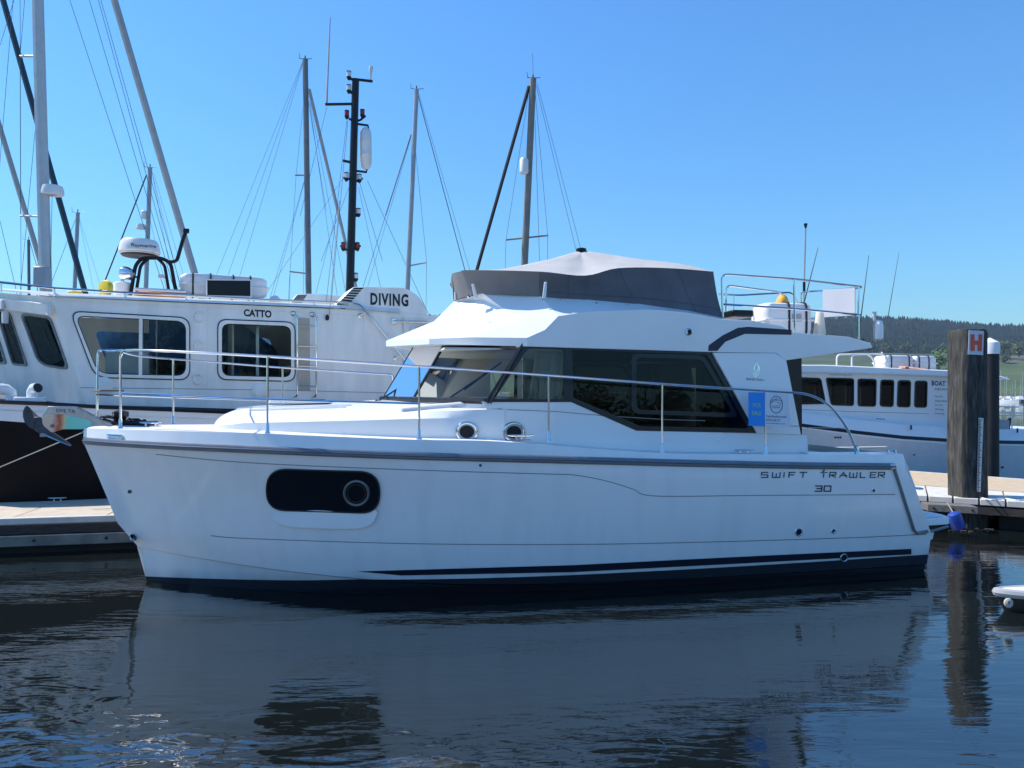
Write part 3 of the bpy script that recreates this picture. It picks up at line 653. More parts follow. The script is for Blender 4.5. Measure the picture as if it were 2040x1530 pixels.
for (u0, v0), (u1, v1), t_ in (((941, 566), (948, 596), .62), ((1086, 562), (1083, 594), 1.17)):
    MB().plate([BF.w(u0 - 2, v0, t_ + .03), BF.w(u0 + 3, v0, t_ + .03), BF.w(u1 + 4, v1, t_ + .02), BF.w(u1 - 3, v1, t_ + .02)], (), BF.N * .02).build('windscreen_bracket', M['white'], boat, bevel=.006)
MB().tube([BF.w(906, 582, .1), BF.w(907, 597, .1)], .012, 6).build('windscreen_bracket', M['white'], boat)
MB().tube([BF.w(937, 592, .75), BF.w(932, 588, .75)], .02, 8).build('bracket_knob', M['steel'], boat)
# flybridge rails
def tubes(nm, lines, r, parent, m_='steel', fil=.08):
    return [MB().tube(fillet(l, fil), r, 8).build(nm, M[m_], parent) for l in lines]
RT = 1.2
fr_ = tubes('flybridge_rail', [[BF.w(1440, 632, RT), BF.w(1438, 546, RT), BF.w(1584, 556, RT), BF.w(1714, 571, RT)], [BF.w(1440, 606, RT), BF.w(1584, 615, RT), BF.w(1714, 627, RT)],
     [BF.w(1715, 571, RT), BF.w(1716, 573, RT - .1), BF.w(1596, 582, -RT), BF.w(1597, 612, -RT)], [BF.w(1714, 627, RT), BF.w(1610, 635, -RT)],
     [BF.w(1447, 620, -RT + 1.2), BF.w(1447, 568, 0), BF.w(1560, 583, 0), BF.w(1560, 606, 0)], [BF.w(1432, 586, -RT), BF.w(1475, 588, -RT), BF.w(1578, 582, -RT), BF.w(1590, 606, -RT)]], .0135, boat)
tubes('rail_post', [[BF.w(1584, 668, RT), BF.w(1582, 556, RT)], [BF.w(1710, 676, RT), BF.w(1711, 571, RT)], [BF.w(1462, 590, -RT), BF.w(1462, 622, -RT)]], .0135, fr_[0])
MB().plate([BF.w(u, v, t_) for u, v, t_ in ((1639, 577, 0), (1703, 573.5, RT - .15), (1703, 628, RT - .15), (1639, 632, 0))], (), BF.A * .008).build('wind_panel', M['windp'], fr_[0])
MB().lathe(BF.w(1633, 671, .3), [(.075, 0), (.075, .03), (.085, .05), (.05, .34), (.035, .37), (0, .38)], 14).build('dome_antenna', M['cream'], roof)
MB().tube([BF.w(1743, 680, .9), BF.w(1742, 640, .9)], .009, 6).build('radio_mast', M['steel'], roof)
MB().lathe(BF.w(1742, 640, .9), [(.02, 0), (.02, .06), (.026, .07), (.026, .12), (.02, .13)], 10).build('wind_sensor', M['lens'], roof)
MB().lathe(BF.w(1750, 678, .9), [(.02, 0), (.058, .02), (.06, .06), (.06, .20), (.05, .25), (.02, .27)], 14).build('radar_reflector', M['white'], roof)
MB().tube([BF.w(1600, 640, -.9), BF.w(1605, 447, -.9)], .012, 6).build('whip_antenna', M['mastg'], roof)
MB().lathe(BF.w(1605, 455, -.9), [(.012, 0), (.03, .06), (.03, .075), (.012, .08)], 8).build('antenna_tip', M['dark'], roof)
MB().tube([BF.w(1602, 580, -.9), BF.w(1602, 562, -.9)], .022, 8).build('antenna_joint', M['dark'], roof)
MB().tube([BF.w(1597, 622, -1.1), BF.w(1630, 493, -1.1)], [.012, .004], 6).build('whip_antenna', M['wire'], roof)
for a, b in (((1709, 680), (1731, 508)),):
    MB().tube([BF.w(*a, .3), BF.w(*b, .3)], [.010, .003], 6).build('whip_antenna', M['wire'], roof)
hb = MB(); hb.box(BF.w(1462, 628, .4), .3, .5, .09, (BF.A, BF.N)); hb.build('helm_console', M['dark'], roof, bevel=.02)
# side rails, pulpit
tG = lambda s: max(.05, tR(s) - .13)
gp = lambda u, v: BF.w(u, v, lambda s, z: tG(s))
top_l = [(240, 764), (240, 698), (268, 697.5), (345, 700), (533, 710), (835, 730), (1093, 748), (1320, 765), (1525, 779), (1590, 783)]
end_c = [(1618, 789), (1645, 803), (1668, 826), (1688, 855), (1700, 882), (1708, 903)]
tl = [gp(*p) for p in top_l]; tl = fillet(tl[:3], .1)[:-1] + spline(tl[2:] + [gp(*p) for p in end_c], 5)
rails = [MB().tube([gp(240, 852)] + tl, .0145, 8).build('guard_rail', M['steel'], boat)]
rails.append(MB().tube(spline([gp(*p) for p in ((238, 783), (345, 787), (533, 795), (835, 804))], 5), .011, 8).build('guard_rail', M['steel'], boat))
gm = lambda u, v: BF.w(u, v, lambda s, z: -tG(s))
# the starboard rail runs just inside the other gunwale
rails.append(MB().tube(fillet([gm(193, 852), gm(195, 698), gm(238, 699)] , .05)[:-1] + spline([gm(238, 699), gm(285, 710), gm(420, 721), gm(560, 732), gm(700, 741), gm(780, 746)], 4) + [gm(783, 749), gm(784, 800)], .0135, 8).build('guard_rail', M['steel'], boat))
rails.append(MB().tube([gm(190, 786), gm(345, 792), gm(560, 799), gm(780, 806)], .010, 6).build('guard_rail', M['steel'], boat))
def stanch(fn, u, v0, v1, slope=0):
    a, b = fn(u, v0), fn(u, v1); s_ = MB().tube([b, a], .0125, 8).build('stanchion', M['steel'], rails[0])
    MB().lathe(b - Vector((0, 0, .004)), [(.032, 0), (.03, .015), (.02, .035), (.018, .11), (.013, .12)], 10).build('stanchion_foot', M['steel'], s_)
for u, v0, v1 in ((533, 711, 864), (835, 731, 876), (1093, 749, 879), (1319, 766, 902), (1525, 779, 905)): stanch(gp, u, v0, v1)
for u, v0, v1 in ((345, 716, 846), (563, 733, 808)): stanch(gm, u, v0, v1)
MB().lathe(gp(240, 856), [(.034, 0), (.03, .02), (.02, .04), (.018, .12)], 10).build('stanchion_foot', M['steel'], rails[0])
MB().lathe(gp(1708, 904), [(.034, 0), (.03, .02), (.02, .04), (.018, .1)], 10).build('stanchion_foot', M['steel'], rails[0])
MB().plate([BF.w(u, v, t_) for u, v, t_ in ((183, 780, -.25), (247, 780, -.2), (247, 780, .28), (200, 780, .2))], (), (0, 0, .022)).build('pulpit_seat', M['plank'], boat, bevel=.005)
MB().tube([BF.w(196, 698, -.3), BF.w(218, 700, 0), BF.w(243, 697, .3)], .008, 6).build('pulpit_wire', M['steel'], boat)
# cleats
def cleat(fn, u, v, w, parent, nm='cleat'):
    c = fn(u, v); mb = MB()
    mb.tube([c - BF.A * w * .5 + Vector((0, 0, .055)), c - BF.A * w * .3 + Vector((0, 0, .05)), c + BF.A * w * .3 + Vector((0, 0, .05)), c + BF.A * w * .5 + Vector((0, 0, .055))], [.005, .012, .012, .005], 8)
    for e in (-1, 1): mb.tube([c + BF.A * e * .05, c + BF.A * e * .05 + Vector((0, 0, .05))], .012, 8)
    mb.box(c + Vector((0, 0, .004)), .22, .04, .008, (BF.A, BF.N)); return mb.build(nm, M['steel'], parent)
cleat(gp, 1038, 877, .30, boat); cleat(gp, 1482, 906, .26, boat); cleat(lambda u, v: BF.w(u, v, 1.45), 1777, 905, .16, boat)
# anchor and bow roller
an = MB(); sh = [(80, 832), (96, 809.5), (148, 810), (166, 818), (190, 831), (220, 842), (231, 852), (150, 852), (95, 842)]
an.plate([BF.w(u, v, .05) for u, v in sh], (), BF.N * -.10); rol = an.build('bow_roller', M['fairlead'], boat, bevel=.006)
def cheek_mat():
    m, nt, b = newmat('cheek_painted_reflection'); L = nt.links; geo = nt.nodes.new('ShaderNodeNewGeometry'); d = nt.nodes.new('ShaderNodeVectorMath'); d.operation = 'DOT_PRODUCT'; d.inputs[1].default_value = BF.A
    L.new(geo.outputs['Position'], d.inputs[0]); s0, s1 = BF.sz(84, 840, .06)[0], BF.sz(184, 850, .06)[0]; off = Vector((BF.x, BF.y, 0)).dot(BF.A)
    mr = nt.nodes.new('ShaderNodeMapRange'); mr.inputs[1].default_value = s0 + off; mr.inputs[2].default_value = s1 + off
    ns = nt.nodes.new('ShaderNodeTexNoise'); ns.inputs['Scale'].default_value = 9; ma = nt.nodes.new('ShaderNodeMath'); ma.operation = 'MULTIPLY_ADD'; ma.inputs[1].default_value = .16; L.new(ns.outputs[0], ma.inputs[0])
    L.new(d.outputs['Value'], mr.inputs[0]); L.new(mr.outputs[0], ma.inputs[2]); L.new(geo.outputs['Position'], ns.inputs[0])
    r_ = nt.nodes.new('ShaderNodeValToRGB'); e = r_.color_ramp.elements; e[0].color = (.85, .62, .46, 1); e[1].color = (.30, .80, .64, 1); e[0].position = .28; e[1].position = .75  # peach, red and green reflections painted on as a colour ramp
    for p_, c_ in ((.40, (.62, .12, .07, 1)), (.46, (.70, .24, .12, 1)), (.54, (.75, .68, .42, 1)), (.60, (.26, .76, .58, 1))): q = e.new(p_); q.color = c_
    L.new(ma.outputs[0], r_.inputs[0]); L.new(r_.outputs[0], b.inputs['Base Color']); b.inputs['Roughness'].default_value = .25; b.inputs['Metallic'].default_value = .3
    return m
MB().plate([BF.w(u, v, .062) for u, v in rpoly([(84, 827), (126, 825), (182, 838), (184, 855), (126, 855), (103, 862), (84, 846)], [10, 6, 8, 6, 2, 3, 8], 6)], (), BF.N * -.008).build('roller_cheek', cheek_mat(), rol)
MB().lathe(BF.w(104, 848, .066), [(.02, 0), (.02, .012), (.012, .016)], 10, BF.N).build('roller_pin', M['galv'], rol)
ank = MB().plate([BF.w(u, v, .03) for u, v in ((66, 831), (82, 830), (86, 846), (103, 861), (122, 873), (141, 888), (118, 881), (99, 872), (82, 866), (67, 856))], (), BF.N * -.06).build('anchor', M['galvd'], boat, bevel=.008)
MB().plate([BF.w(u, v, t_) for u, v, t_ in ((46.5, 820, .10), (50, 811, .12), (55, 808, .13), (61, 813, .12), (66, 822, .08), (69, 838, .05), (70, 856, .04), (59, 851, .07), (50, 841, .09), (46.5, 830, .10))], (), BF.N * .018).build('anchor_fluke', M['galvd'], ank, bevel=.004)
MB().plate([BF.w(u, v, t_) for u, v, t_ in ((62, 815, -.16), (80, 832, -.05), (84, 864, -.04), (68, 852, -.18))], (), BF.N * .018).build('anchor_fluke', M['galvd'], ank)
MB().tube([BF.w(83, 864, .05), BF.w(141, 889, .04)], [.014, .004], 6).build('anchor_edge', M['steel'], ank)
MB().box(BF.w(86, 867, .06), .06, .03, .035, (BF.A, BF.N)).build('anchor_weight', M['greyp'], ank)
text_mb('DELTA', lambda u, v: BF.w(u, v, .054), (112, 814), (150, 816), (150, 823), (112, 821), .02).build('anchor_lettering', M['galv'], rol)
# windlass and lines at the bow
wl = MB(); wl.lathe(BF.w(240, 846, -.05), [(.10, 0), (.11, .04), (.06, .06), (.09, .10), (.09, .15), (.04, .17)], 14); wl.build('windlass', M['dark'], boat)
for k in range(3):
    c = BF.w(225 + 30 * k, 845 + 2 * k, .0); random.seed(40 + k)
    MB().tube(spline([c + Vector((random.uniform(-.16, .16), random.uniform(-.16, .16), random.uniform(-.01, .10))) for _ in range(8)], 4), .012, 6).build('mooring_line', M['drope'], boat)
MB().box(BF.w(294, 843, .1), .22, .10, .05, (BF.A, BF.N)).build('anchor_remote', M['dark'], boat, bevel=.01)
MB().tube(fillet([BF.w(205, 850, -.1), BF.w(330, 851, -.1), BF.w(330, 846, -.1)], .03), .01, 6).build('bow_step', M['steel'], boat)
cleat(lambda u, v: BF.w(u, v, .3), 300, 851, .24, boat)
# inside the saloon
def inside(nm, pts, m_, th): return MB().plate(pts, (), th).build(nm, M[m_], boat)
inside('saloon_sole', [BF.p(3.0, -1.2, 1.0), BF.p(sb, -1.25, 1.0), BF.p(sb, 1.25, 1.0), BF.p(3.0, 1.2, 1.0)], 'wood', (0, 0, -.03))
inside('headlining', [BF.p(3.4, -1.15, 2.74), BF.p(sb, -1.2, 2.74), BF.p(sb, 1.2, 2.74), BF.p(3.4, 1.15, 2.74)], 'headl', (0, 0, .02))
ds = MB(); ds.plate([BF.p(s_, 1.15, z_) for s_, z_ in ((2.9, 2.08), (3.5, 2.13), (4.1, 2.2), (4.25, 2.1), (4.25, 1.0), (2.9, 1.0))], (), BF.N * -2.3); ds.build('dashboard', M['dash'], boat, bevel=.03)
cs = MB(); cs.box(BF.p(5.2, -.75, 1.45), .9, .55, .9, (BF.A, BF.N)); cs.build('galley_unit', M['wood'], boat, bevel=.02)
st_ = MB(); st_.box(BF.p(5.3, .62, 1.40), .5, .9, .6, (BF.A, BF.N)); st_.box(BF.p(5.52, .62, 1.85), .12, .9, .55, (BF.A, BF.N)); st_.build('helm_seat', M['seatm'], boat, bevel=.04)
def curtain(s0, s1, t_, z0, z1, m_):
    n = 36; r0 = []; r1 = []
    for k in range(n + 1):
        s_ = s0 + (s1 - s0) * k / n; w_ = .025 * math.sin(k * 1.9); r0.append(BF.p(s_, t_ + w_, z0)); r1.append(BF.p(s_ + .12, t_ * .97 + w_, z1))
    MB().loft([r0, r1]).build('curtain', M[m_], boat, smooth=60)
curtain(4.35, 4.75, 1.18, 2.05, 2.72, 'curtain'); curtain(4.95, 5.5, -.95, 2.0, 2.7, 'orange'); curtain(6.4, 6.9, -1.15, 1.9, 2.7, 'curtain')
MB().plate([BF.p(s_, -1.13, z_) for s_, z_ in ((3.35, 2.02), (5.6, 2.02), (5.6, 2.74), (3.7, 2.74))], [[BF.p(s_, -1.13, z_) for s_, z_ in ((4.35, 2.2), (4.85, 2.2), (4.85, 2.55), (4.35, 2.55))]], BF.N * .02).build('side_lining', M['headl'], boat)
MB().plate([BF.p(4.75, t_, z_) for t_, z_ in ((-1.1, 1.9), (-.75, 1.9), (-.75, 2.7), (-1.1, 2.7))], [], BF.A * .04).build('saloon_bulkhead', M['headl'], boat)
MB().tube([BF.p(4.5, .35, 1.9), BF.p(4.5, .35, 2.7)], .014, 8).build('grab_pole', M['steel'], boat)
for x, z_ in ((.6, 1.75), (.72, 1.72)): MB().box(BF.p(6.2 + x, .9, z_), .22, .16, .14, (BF.A, BF.N)).build('galley_box', M['cream'], boat, bevel=.01)

# the white life raft canister on the flybridge
def raft(name, label, c, sx, sy, sz, ax, strap=(-.2, .2), m_='liferaft', group=None, ex=7, pw=6):
    root = thing(name, label, 'life raft', c, group); X, Y = ax; Z = Vector((0, 0, 1)); c = Vector(c); rows = []
    for k in range(25):
        a = -1 + 2 * k / 24; e = (1 - abs(a) ** 14) ** .3 if abs(a) < 1 else .0
        e = max(e, .72); row = []
        for j in range(32):
            th = 2 * math.pi * j / 32; cx, cz = math.cos(th), math.sin(th); rr = (abs(cx) ** ex + abs(cz) ** ex) ** (-1 / ex)
            row.append(c + X * (a * sx / 2) + Y * (cx * rr * sy / 2 * e) + Z * (sz / 2 + cz * rr * sz / 2 * e))
        rows.append(row)
    MB().loft(rows, close_rows=True, caps=True).build('shell', M[m_], root, smooth=45)
    rim_ = MB(); rim_.box(c + Z * sz * .48, sx * 1.03, sy * 1.04, .035, ax); rim_.build('seam_flange', M[m_], root, bevel=.01)
    for a in strap:
        MB().tube([c + X * a * sx + Y * (math.cos(q) * (abs(math.cos(q)) ** ex + abs(math.sin(q)) ** ex) ** (-1 / ex) * sy * .515) + Z * (sz / 2 + math.sin(q) * (abs(math.cos(q)) ** ex + abs(math.sin(q)) ** ex) ** (-1 / ex) * sz * .515) for q in [2 * math.pi * j / 40 for j in range(40)]], .016, 5, closed=True).build('strap', M['rubber'], root)
    return root
rc = BF.w(1556, 672, .25); lr = raft('life_raft', 'upright white life raft canister with dark straps behind the flybridge rail', rc, .72, .44, .46, (BF.A, BF.N), (-.02, .34))
MB().box(rc + BF.N * .222 + BF.A * .1 + Vector((0, 0, .25)), .14, .012, .1, (BF.A, BF.N)).build('instruction_label', M['greyp'], lr)
lbr = thing('horseshoe_buoy_light', 'small orange covered light on top of the white life raft canister', 'light', rc + Vector((0, 0, .46)) + BF.A * .02)
MB().lathe(rc + Vector((0, 0, .462)) + BF.A * .02, [(.085, 0), (.09, .03), (.06, .10), (.03, .13)], 12).build('hood', M['amber'], lbr)
# the broker's board tied to the guard rail
fs = thing('for_sale_board', 'blue and white FOR SALE board hanging on the guard rail', 'sign', BF.w(1533, 848, 1.64))
tF = 1.655; sp = lambda o=0: (lambda u, v: BF.w(u, v, tF + o))
MB().plate([sp()(*p) for p in ((1491.5, 781), (1524, 782), (1524, 849), (1491.5, 848))], (), BF.N * -.006).build('blue_panel', M['signblue'], fs)
MB().plate([sp()(*p) for p in ((1524.3, 782), (1570, 785), (1575, 850), (1524.3, 849))], (), BF.N * -.006).build('white_panel', M['signwhite'], fs)
text_mb('FOR', sp(.002), (1500, 803), (1516, 803.5), (1516, 812), (1500, 811.5), .01).build('sale_lettering', M['signgreen'], fs)
text_mb('SALE', sp(.002), (1498, 818.5), (1516.5, 819), (1516.5, 827.5), (1498, 827), .01).build('sale_lettering', M['signgreen'], fs)
MB().tube([sp(.001)(1546.5 + 12.2 * math.cos(a), 806 + 16.8 * math.sin(a)) for a in [2 * math.pi * k / 28 for k in range(28)]], .004, 5, closed=True).build('oval_emblem', M['letterb'], fs)
for pts in ([(1536, 801), (1542, 795.5), (1547, 794), (1553, 798), (1557, 799)], [(1536, 803.5), (1541, 800), (1546, 796), (1550, 802), (1556, 804)], [(1538, 809), (1555, 808.5)], [(1538, 812.5), (1554, 812)]):
    MB().tube([sp(.002)(*p) for p in pts], .0026, 4).build('emblem_line', M['letterb'], fs)
text_mb('Yacht Brokers.co.uk', sp(.002), (1526, 826.5), (1567, 827.5), (1567, 832.5), (1526, 831.5)).build('broker_lettering', M['letterb'], fs)
text_mb('07953 028 277', sp(.002), (1526, 834.5), (1555, 835.5), (1555, 840), (1526, 839)).build('broker_lettering', M['letterb'], fs)
text_mb('www.yachtbrokers.co.uk', sp(.002), (1526, 841.5), (1564, 843), (1564, 846), (1526, 844.5)).build('broker_lettering', M['letterb'], fs)

# ------------------------------------------------------------------ pontoons
def pbox(mb, s0, s1, t0, t1, z0, z1, f=BF):
    c = [f.p(s, t, z) for z in (z0, z1) for s, t in ((s0, t0), (s1, t0), (s1, t1), (s0, t1))]
    return mb.add(c, [(3, 2, 1, 0), (4, 5, 6, 7), (0, 1, 5, 4), (1, 2, 6, 5), (2, 3, 7, 6), (3, 0, 4, 7)])
ta = BF.loc(onz(60, 1033, .5))[1]; tb = BF.loc(onz(60, 996, .5))[1]
pon = thing('finger_pontoon', 'low concrete pontoon with timber fender between yacht bow and dive boat', 'pontoon', BF.p(0, (ta + tb) / 2, 0))
SL = 1.22; s_lo, s_hi = -9.6, 8.6; k = 0; sl0 = s_lo
slabm = None
while sl0 < s_hi - .1:
    for (a, b) in ((ta - .06, (ta + tb) / 2 + .006), ((ta + tb) / 2 - .006, tb + .02)):
        m_ = MB(); dz = random.uniform(-.004, .004); pbox(m_, sl0 + .010, sl0 + SL - .010, a, b, .40, .50 + dz); m_.build('deck_slab', M['conc'], pon, smooth=0, bevel=.006)
    sl0 += SL
m_ = MB(); pbox(m_, s_lo, s_hi, ta - .058, ta + .02, .42, .515); m_.build('edge_trim', M['pedge'], pon, bevel=.012)
m_ = MB(); pbox(m_, s_lo, s_hi, ta + .022, ta - .05, .28, .418); m_.build('fender_timber', M['ptimber'], pon, bevel=.01)
m_ = MB(); pbox(m_, s_lo, s_hi, ta + .05, ta - .03, .12, .272); bm_ = m_.build('steel_beam', M['pbeam'], pon, bevel=.01)
for k in range(20):
    MB().lathe(BF.p(s_lo + .3 + k * .92, ta + .05, .2), [(.022, 0), (.022, .012), (.012, .02)], 8, BF.N).build('bolt', M['rubber'], bm_)
m_ = MB(); pbox(m_, s_lo, s_hi, ta - .12, tb + .15, -.5, .4); m_.build('float', M['pfloat'], pon)
cleat(lambda u, v: BF.p(-2.3, tb + .25, .5), 0, 0, .28, pon, 'mooring_cleat')
# the wide walkway at the stern
q = [onz(u, v, .5) for u, v in ((1790, 938), (2300, 975), (2300, 1016), (1800, 985))]
wk = thing('walkway_pontoon', 'wide sand coloured walkway pontoon behind the timber pile', 'pontoon', (q[0] + q[2]) / 2 * Vector((1, 1, 0)).x if False else Vector(((q[0].x + q[2].x) / 2, (q[0].y + q[2].y) / 2, 0)))
def lerpq(a, b, k): return a.lerp(b, k)
l0, r0, r1, l1 = q
MB().plate([l0, r0, lerpq(r0, r1, .62), lerpq(l0, l1, .62)], (), (0, 0, -.12)).build('sand_deck', M['concs'], wk)
nseg = 9
for i in range(nseg):
    a, b = i / nseg + .004, (i + 1) / nseg - .004
    MB().plate([lerpq(lerpq(l0, l1, .635), lerpq(r0, r1, .635), a), lerpq(lerpq(l0, l1, .635), lerpq(r0, r1, .635), b), lerpq(l1, r1, b), lerpq(l1, r1, a)], (), (0, 0, -.10)).build('edge_slab', M['pedge'], wk, bevel=.008)
MB().plate([lerpq(l0, r0, .0) + Vector((0, .02, .02)), r0 + Vector((0, .02, .02)), r0 + Vector((0, -.1, .02)), l0 + Vector((0, -.1, .02))], (), (0, 0, -.1)).build('edge_kerb', M['pedge'], wk)
MB().plate([p + Vector((0, 0, -.13)) for p in (l0, r0, r1, l1)], (), (0, 0, -.12)).build('timber_frame', M['ptimber'], wk)
for i in range(5):
    a, b = i / 5 + .02, (i + 1) / 5 - .03; P4_ = [lerpq(lerpq(l0, l1, x), lerpq(r0, r1, x), y) + Vector((0, 0, -.26)) for x, y in ((.1, a), (.1, b), (.93, b), (.93, a))]
    MB().plate(P4_, (), (0, 0, -.6)).build('float', M['pfloat'], wk)
hose = MB().tube(spline([onz(u, v, .51) for u, v in ((1950, 990), (1975, 996), (2000, 993), (2030, 997), (2060, 992))], 5), .012, 6).build('hose', M['liferaft'], None); tag(hose, 'white hose lying on the walkway edge right of the timber pile', 'hose')

# ------------------------------------------------------------------ piles
def timber_mat():
    m, nt, b = newmat('weathered_timber'); L = nt.links; tc = nt.nodes.new('ShaderNodeTexCoord'); mp = nt.nodes.new('ShaderNodeMapping'); mp.inputs['Scale'].default_value = (14, 14, 1.9); L.new(tc.outputs['Object'], mp.inputs[0])
    n = nt.nodes.new('ShaderNodeTexNoise'); n.inputs['Scale'].default_value = 1.6; n.inputs['Detail'].default_value = 9; n.inputs['Roughness'].default_value = .65; L.new(mp.outputs[0], n.inputs[0])
    r_ = nt.nodes.new('ShaderNodeValToRGB'); e = r_.color_ramp.elements; e[0].position = .33; e[0].color = (.012, .011, .010, 1); e[1].position = .74; e[1].color = (.135, .128, .118, 1); q = e.new(.52); q.color = (.055, .052, .048, 1)
    L.new(n.outputs[0], r_.inputs[0])
    g = nt.nodes.new('ShaderNodeTexNoise'); g.inputs['Scale'].default_value = 3.5; g.inputs['Detail'].default_value = 6; L.new(tc.outputs['Object'], g.inputs[0])
    mr = nt.nodes.new('ShaderNodeMapRange'); mr.inputs[1].default_value = .52; mr.inputs[2].default_value = .68; mr.inputs[4].default_value = .75; L.new(g.outputs[0], mr.inputs[0])
    mx = nt.nodes.new('ShaderNodeMix'); mx.data_type = 'RGBA'; mx.inputs[7].default_value = (.052, .054, .034, 1); L.new(mr.outputs[0], mx.inputs[0]); L.new(r_.outputs[0], mx.inputs[6]); L.new(mx.outputs[2], b.inputs['Base Color'])
    b.inputs['Roughness'].default_value = .9; bp = nt.nodes.new('ShaderNodeBump'); bp.inputs['Strength'].default_value = .9; bp.inputs['Distance'].default_value = .02; L.new(n.outputs[0], bp.inputs['Height']); L.new(bp.outputs[0], b.inputs['Normal'])
    return m
M['timber'] = timber_mat()
pc = at(1945, 1052, 12.6); PD = 12.75
pile = thing('timber_pile', 'tall weathered square timber mooring pile carrying a red H sign', 'pile', (pc.x, pc.y + .2, 0))
pcx, pcy = pc.x, pc.y + .25; pa = R(-83); side = .46
ux, uy = Vector((math.cos(pa), math.sin(pa), 0)), Vector((-math.sin(pa), math.cos(pa), 0))
base = Vector((pcx, pcy, 0)); outl = []
ch = .05; hs_ = side / 2
sq = [(-hs_, -hs_ + ch), (-hs_ + ch, -hs_), (hs_ - ch, -hs_), (hs_, -hs_ + ch), (hs_, hs_ - ch), (hs_ - ch, hs_), (-hs_ + ch, hs_), (-hs_, hs_ - ch)]
fine = []
for i in range(8):
    a, b = sq[i], sq[(i + 1) % 8]; n_ = 9 if i % 2 == 1 else 3
    fine += [(a[0] + (b[0] - a[0]) * k / n_, a[1] + (b[1] - a[1]) * k / n_) for k in range(n_)]
rows = []; ztop = H + (790 - 657) / F * PD
for j in range(70):
    z = -1 + (ztop + 1) * j / 69; row = []
    tp = 1.0 if z < ztop - .06 else 1 - (z - (ztop - .06)) * 1.0
    for x, y in fine:
        p = base + ux * x * tp + uy * y * tp + Vector((0, 0, z)); nn = noise.noise(Vector((x * 9, y * 9, z * .5))) * .018 + noise.noise(Vector((x * 22, y * 22, z * 1.1 + 7))) * .010 + noise.noise(Vector((x * 5, y * 5, z * 6))) * .004
        crack = -.022 * math.exp(-((x + .04 + .01 * math.sin(z * 2)) / .012) ** 2) - .02 * math.exp(-((y - .02 + .012 * math.sin(z * 3)) / .012) ** 2)
        dirv = (ux * x + uy * y).normalized(); row.append(p + dirv * (nn + crack) + Vector((0, 0, noise.noise(Vector((x * 6, y * 6, 3))) * .02 if j == 69 else 0)))
    rows.append(row)
MB().loft(rows, close_rows=True, caps=True).build('post', M['timber'], pile, smooth=30)
# right-hand visible face has outward normal ux-ish: find the face whose normal points to camera and to the right
def pface(nrm, tang, d=0.0): 
    def f(u, v):
        k = (u - U0) / F; o_ = base + nrm * (hs_ + .03 + d)
        # intersect the vertical plane through o_ with normal nrm
        Y = (o_.dot(nrm)) / (nrm.x * k + nrm.y); return Vector((k * Y, Y, H - (v - HZ) / F * Y))
    return f
faces4 = [ux, -ux, uy, -uy]
cands = [n_ for n_ in faces4 if n_.dot(base) < 0]
nR = max(cands, key=lambda n_: n_.x); nL = min(cands, key=lambda n_: n_.x)
hf_ = pface(nR, None)
signo = thing('berth_sign', 'small white plate with a red letter H at the top of the timber pile', 'sign', hf_(1945, 712))
MB().plate([hf_(*p) for p in ((1930.5, 657.5), (1960.5, 659.5), (1958.5, 707.5), (1928.5, 706))], (), nR * -.006).build('plate', M['hgrey'], signo)
hf2 = pface(nR, None, .003)
Hs = [(0, 0), (.36, 0), (.36, .4), (.64, .4), (.64, 0), (1, 0), (1, 1), (.64, 1), (.64, .62), (.36, .62), (.36, 1), (0, 1)]
# slab serif notch like the photo's heavy letter
Hs = [(0, 0), (.34, 0), (.34, .37), (.66, .37), (.66, 0), (1, 0), (.93, 1), (.58, 1), (.58, .63), (.36, .63), (.36, 1), (0, 1)]
MB().plate([hf2(1933.5 + 24 * x, 666 + (33 + 1 * x) * y) for x, y in Hs], (), nR * -.002).build('letter_h', M['hred'], signo)
tdb = thing('tide_board', 'narrow white tide gauge strip down the right side of the timber pile', 'gauge', hf_(1953, 985))
MB().plate([hf_(*p) for p in ((1950, 832), (1959.5, 833), (1953.5, 980), (1946, 979))], (), nR * -.006).build('strip', M['tide'], tdb)
for k in range(48):
    v = 836 + k * 3.0; x0 = 1950 - 4 * (v - 832) / 147; w_ = 6.5 if k % 5 == 0 else 4.2
    MB().plate([hf2(x0 + .3, v), hf2(x0 + w_, v), hf2(x0 + w_, v + 1.5), hf2(x0 + .3, v + 1.5)]).build('graduation', M['letter'], tdb)
plk = thing('pile_bracket', 'weathered plank bracket round the timber pile just above the water', 'bracket', at(1900, 1020, 12.1))
m_ = MB(); a, b = at(1848, 1004, 12.5), at(1949, 1010, 12.15)
MB().plate([a, b, b + Vector((.05, .3, 0)), a + Vector((.05, .3, 0))], (), (0, 0, -.12)).build('plank', M['plank'], plk, bevel=.01)
for k_ in (.12, .5, .88): MB().lathe(a.lerp(b, k_) + Vector((0, -.0, -.06)), [(.018, 0), (.018, .012), (.01, .018)], 8, (0, -1, 0)).build('bolt', M['rubber'], plk)
fd = thing('blue_fender', 'blue cylindrical fender floating beside the timber pile', 'fender', at(1906, 1054, 11.9))
f0, f1 = at(1898, 1020, 11.9), at(1912, 1056, 11.9); dd = (f0 - f1).normalized(); Lf = (f0 - f1).length
MB().lathe(f1, [(.03, 0), (.09, .03), (.105, .08), (.105, Lf - .08), (.09, Lf - .03), (.03, Lf)], 16, dd).build('body', M['fender'], fd)
MB().tube([f0, f0 + Vector((-.03, .1, .14))], .010, 6).build('lanyard', M['rope'], fd)
db = MB(); random.seed(3)
for k in range(70):
    c = onz(1895 + random.uniform(0, 82), 1055 + random.gauss(0, 1.2), .01); db.box(c, random.uniform(.02, .09), random.uniform(.02, .05), .012, (Vector((math.cos(k), math.sin(k), 0)), Vector((-math.sin(k), math.cos(k), 0))))
structure(db.build('floating_debris', M['debris'], None), 'stuff')
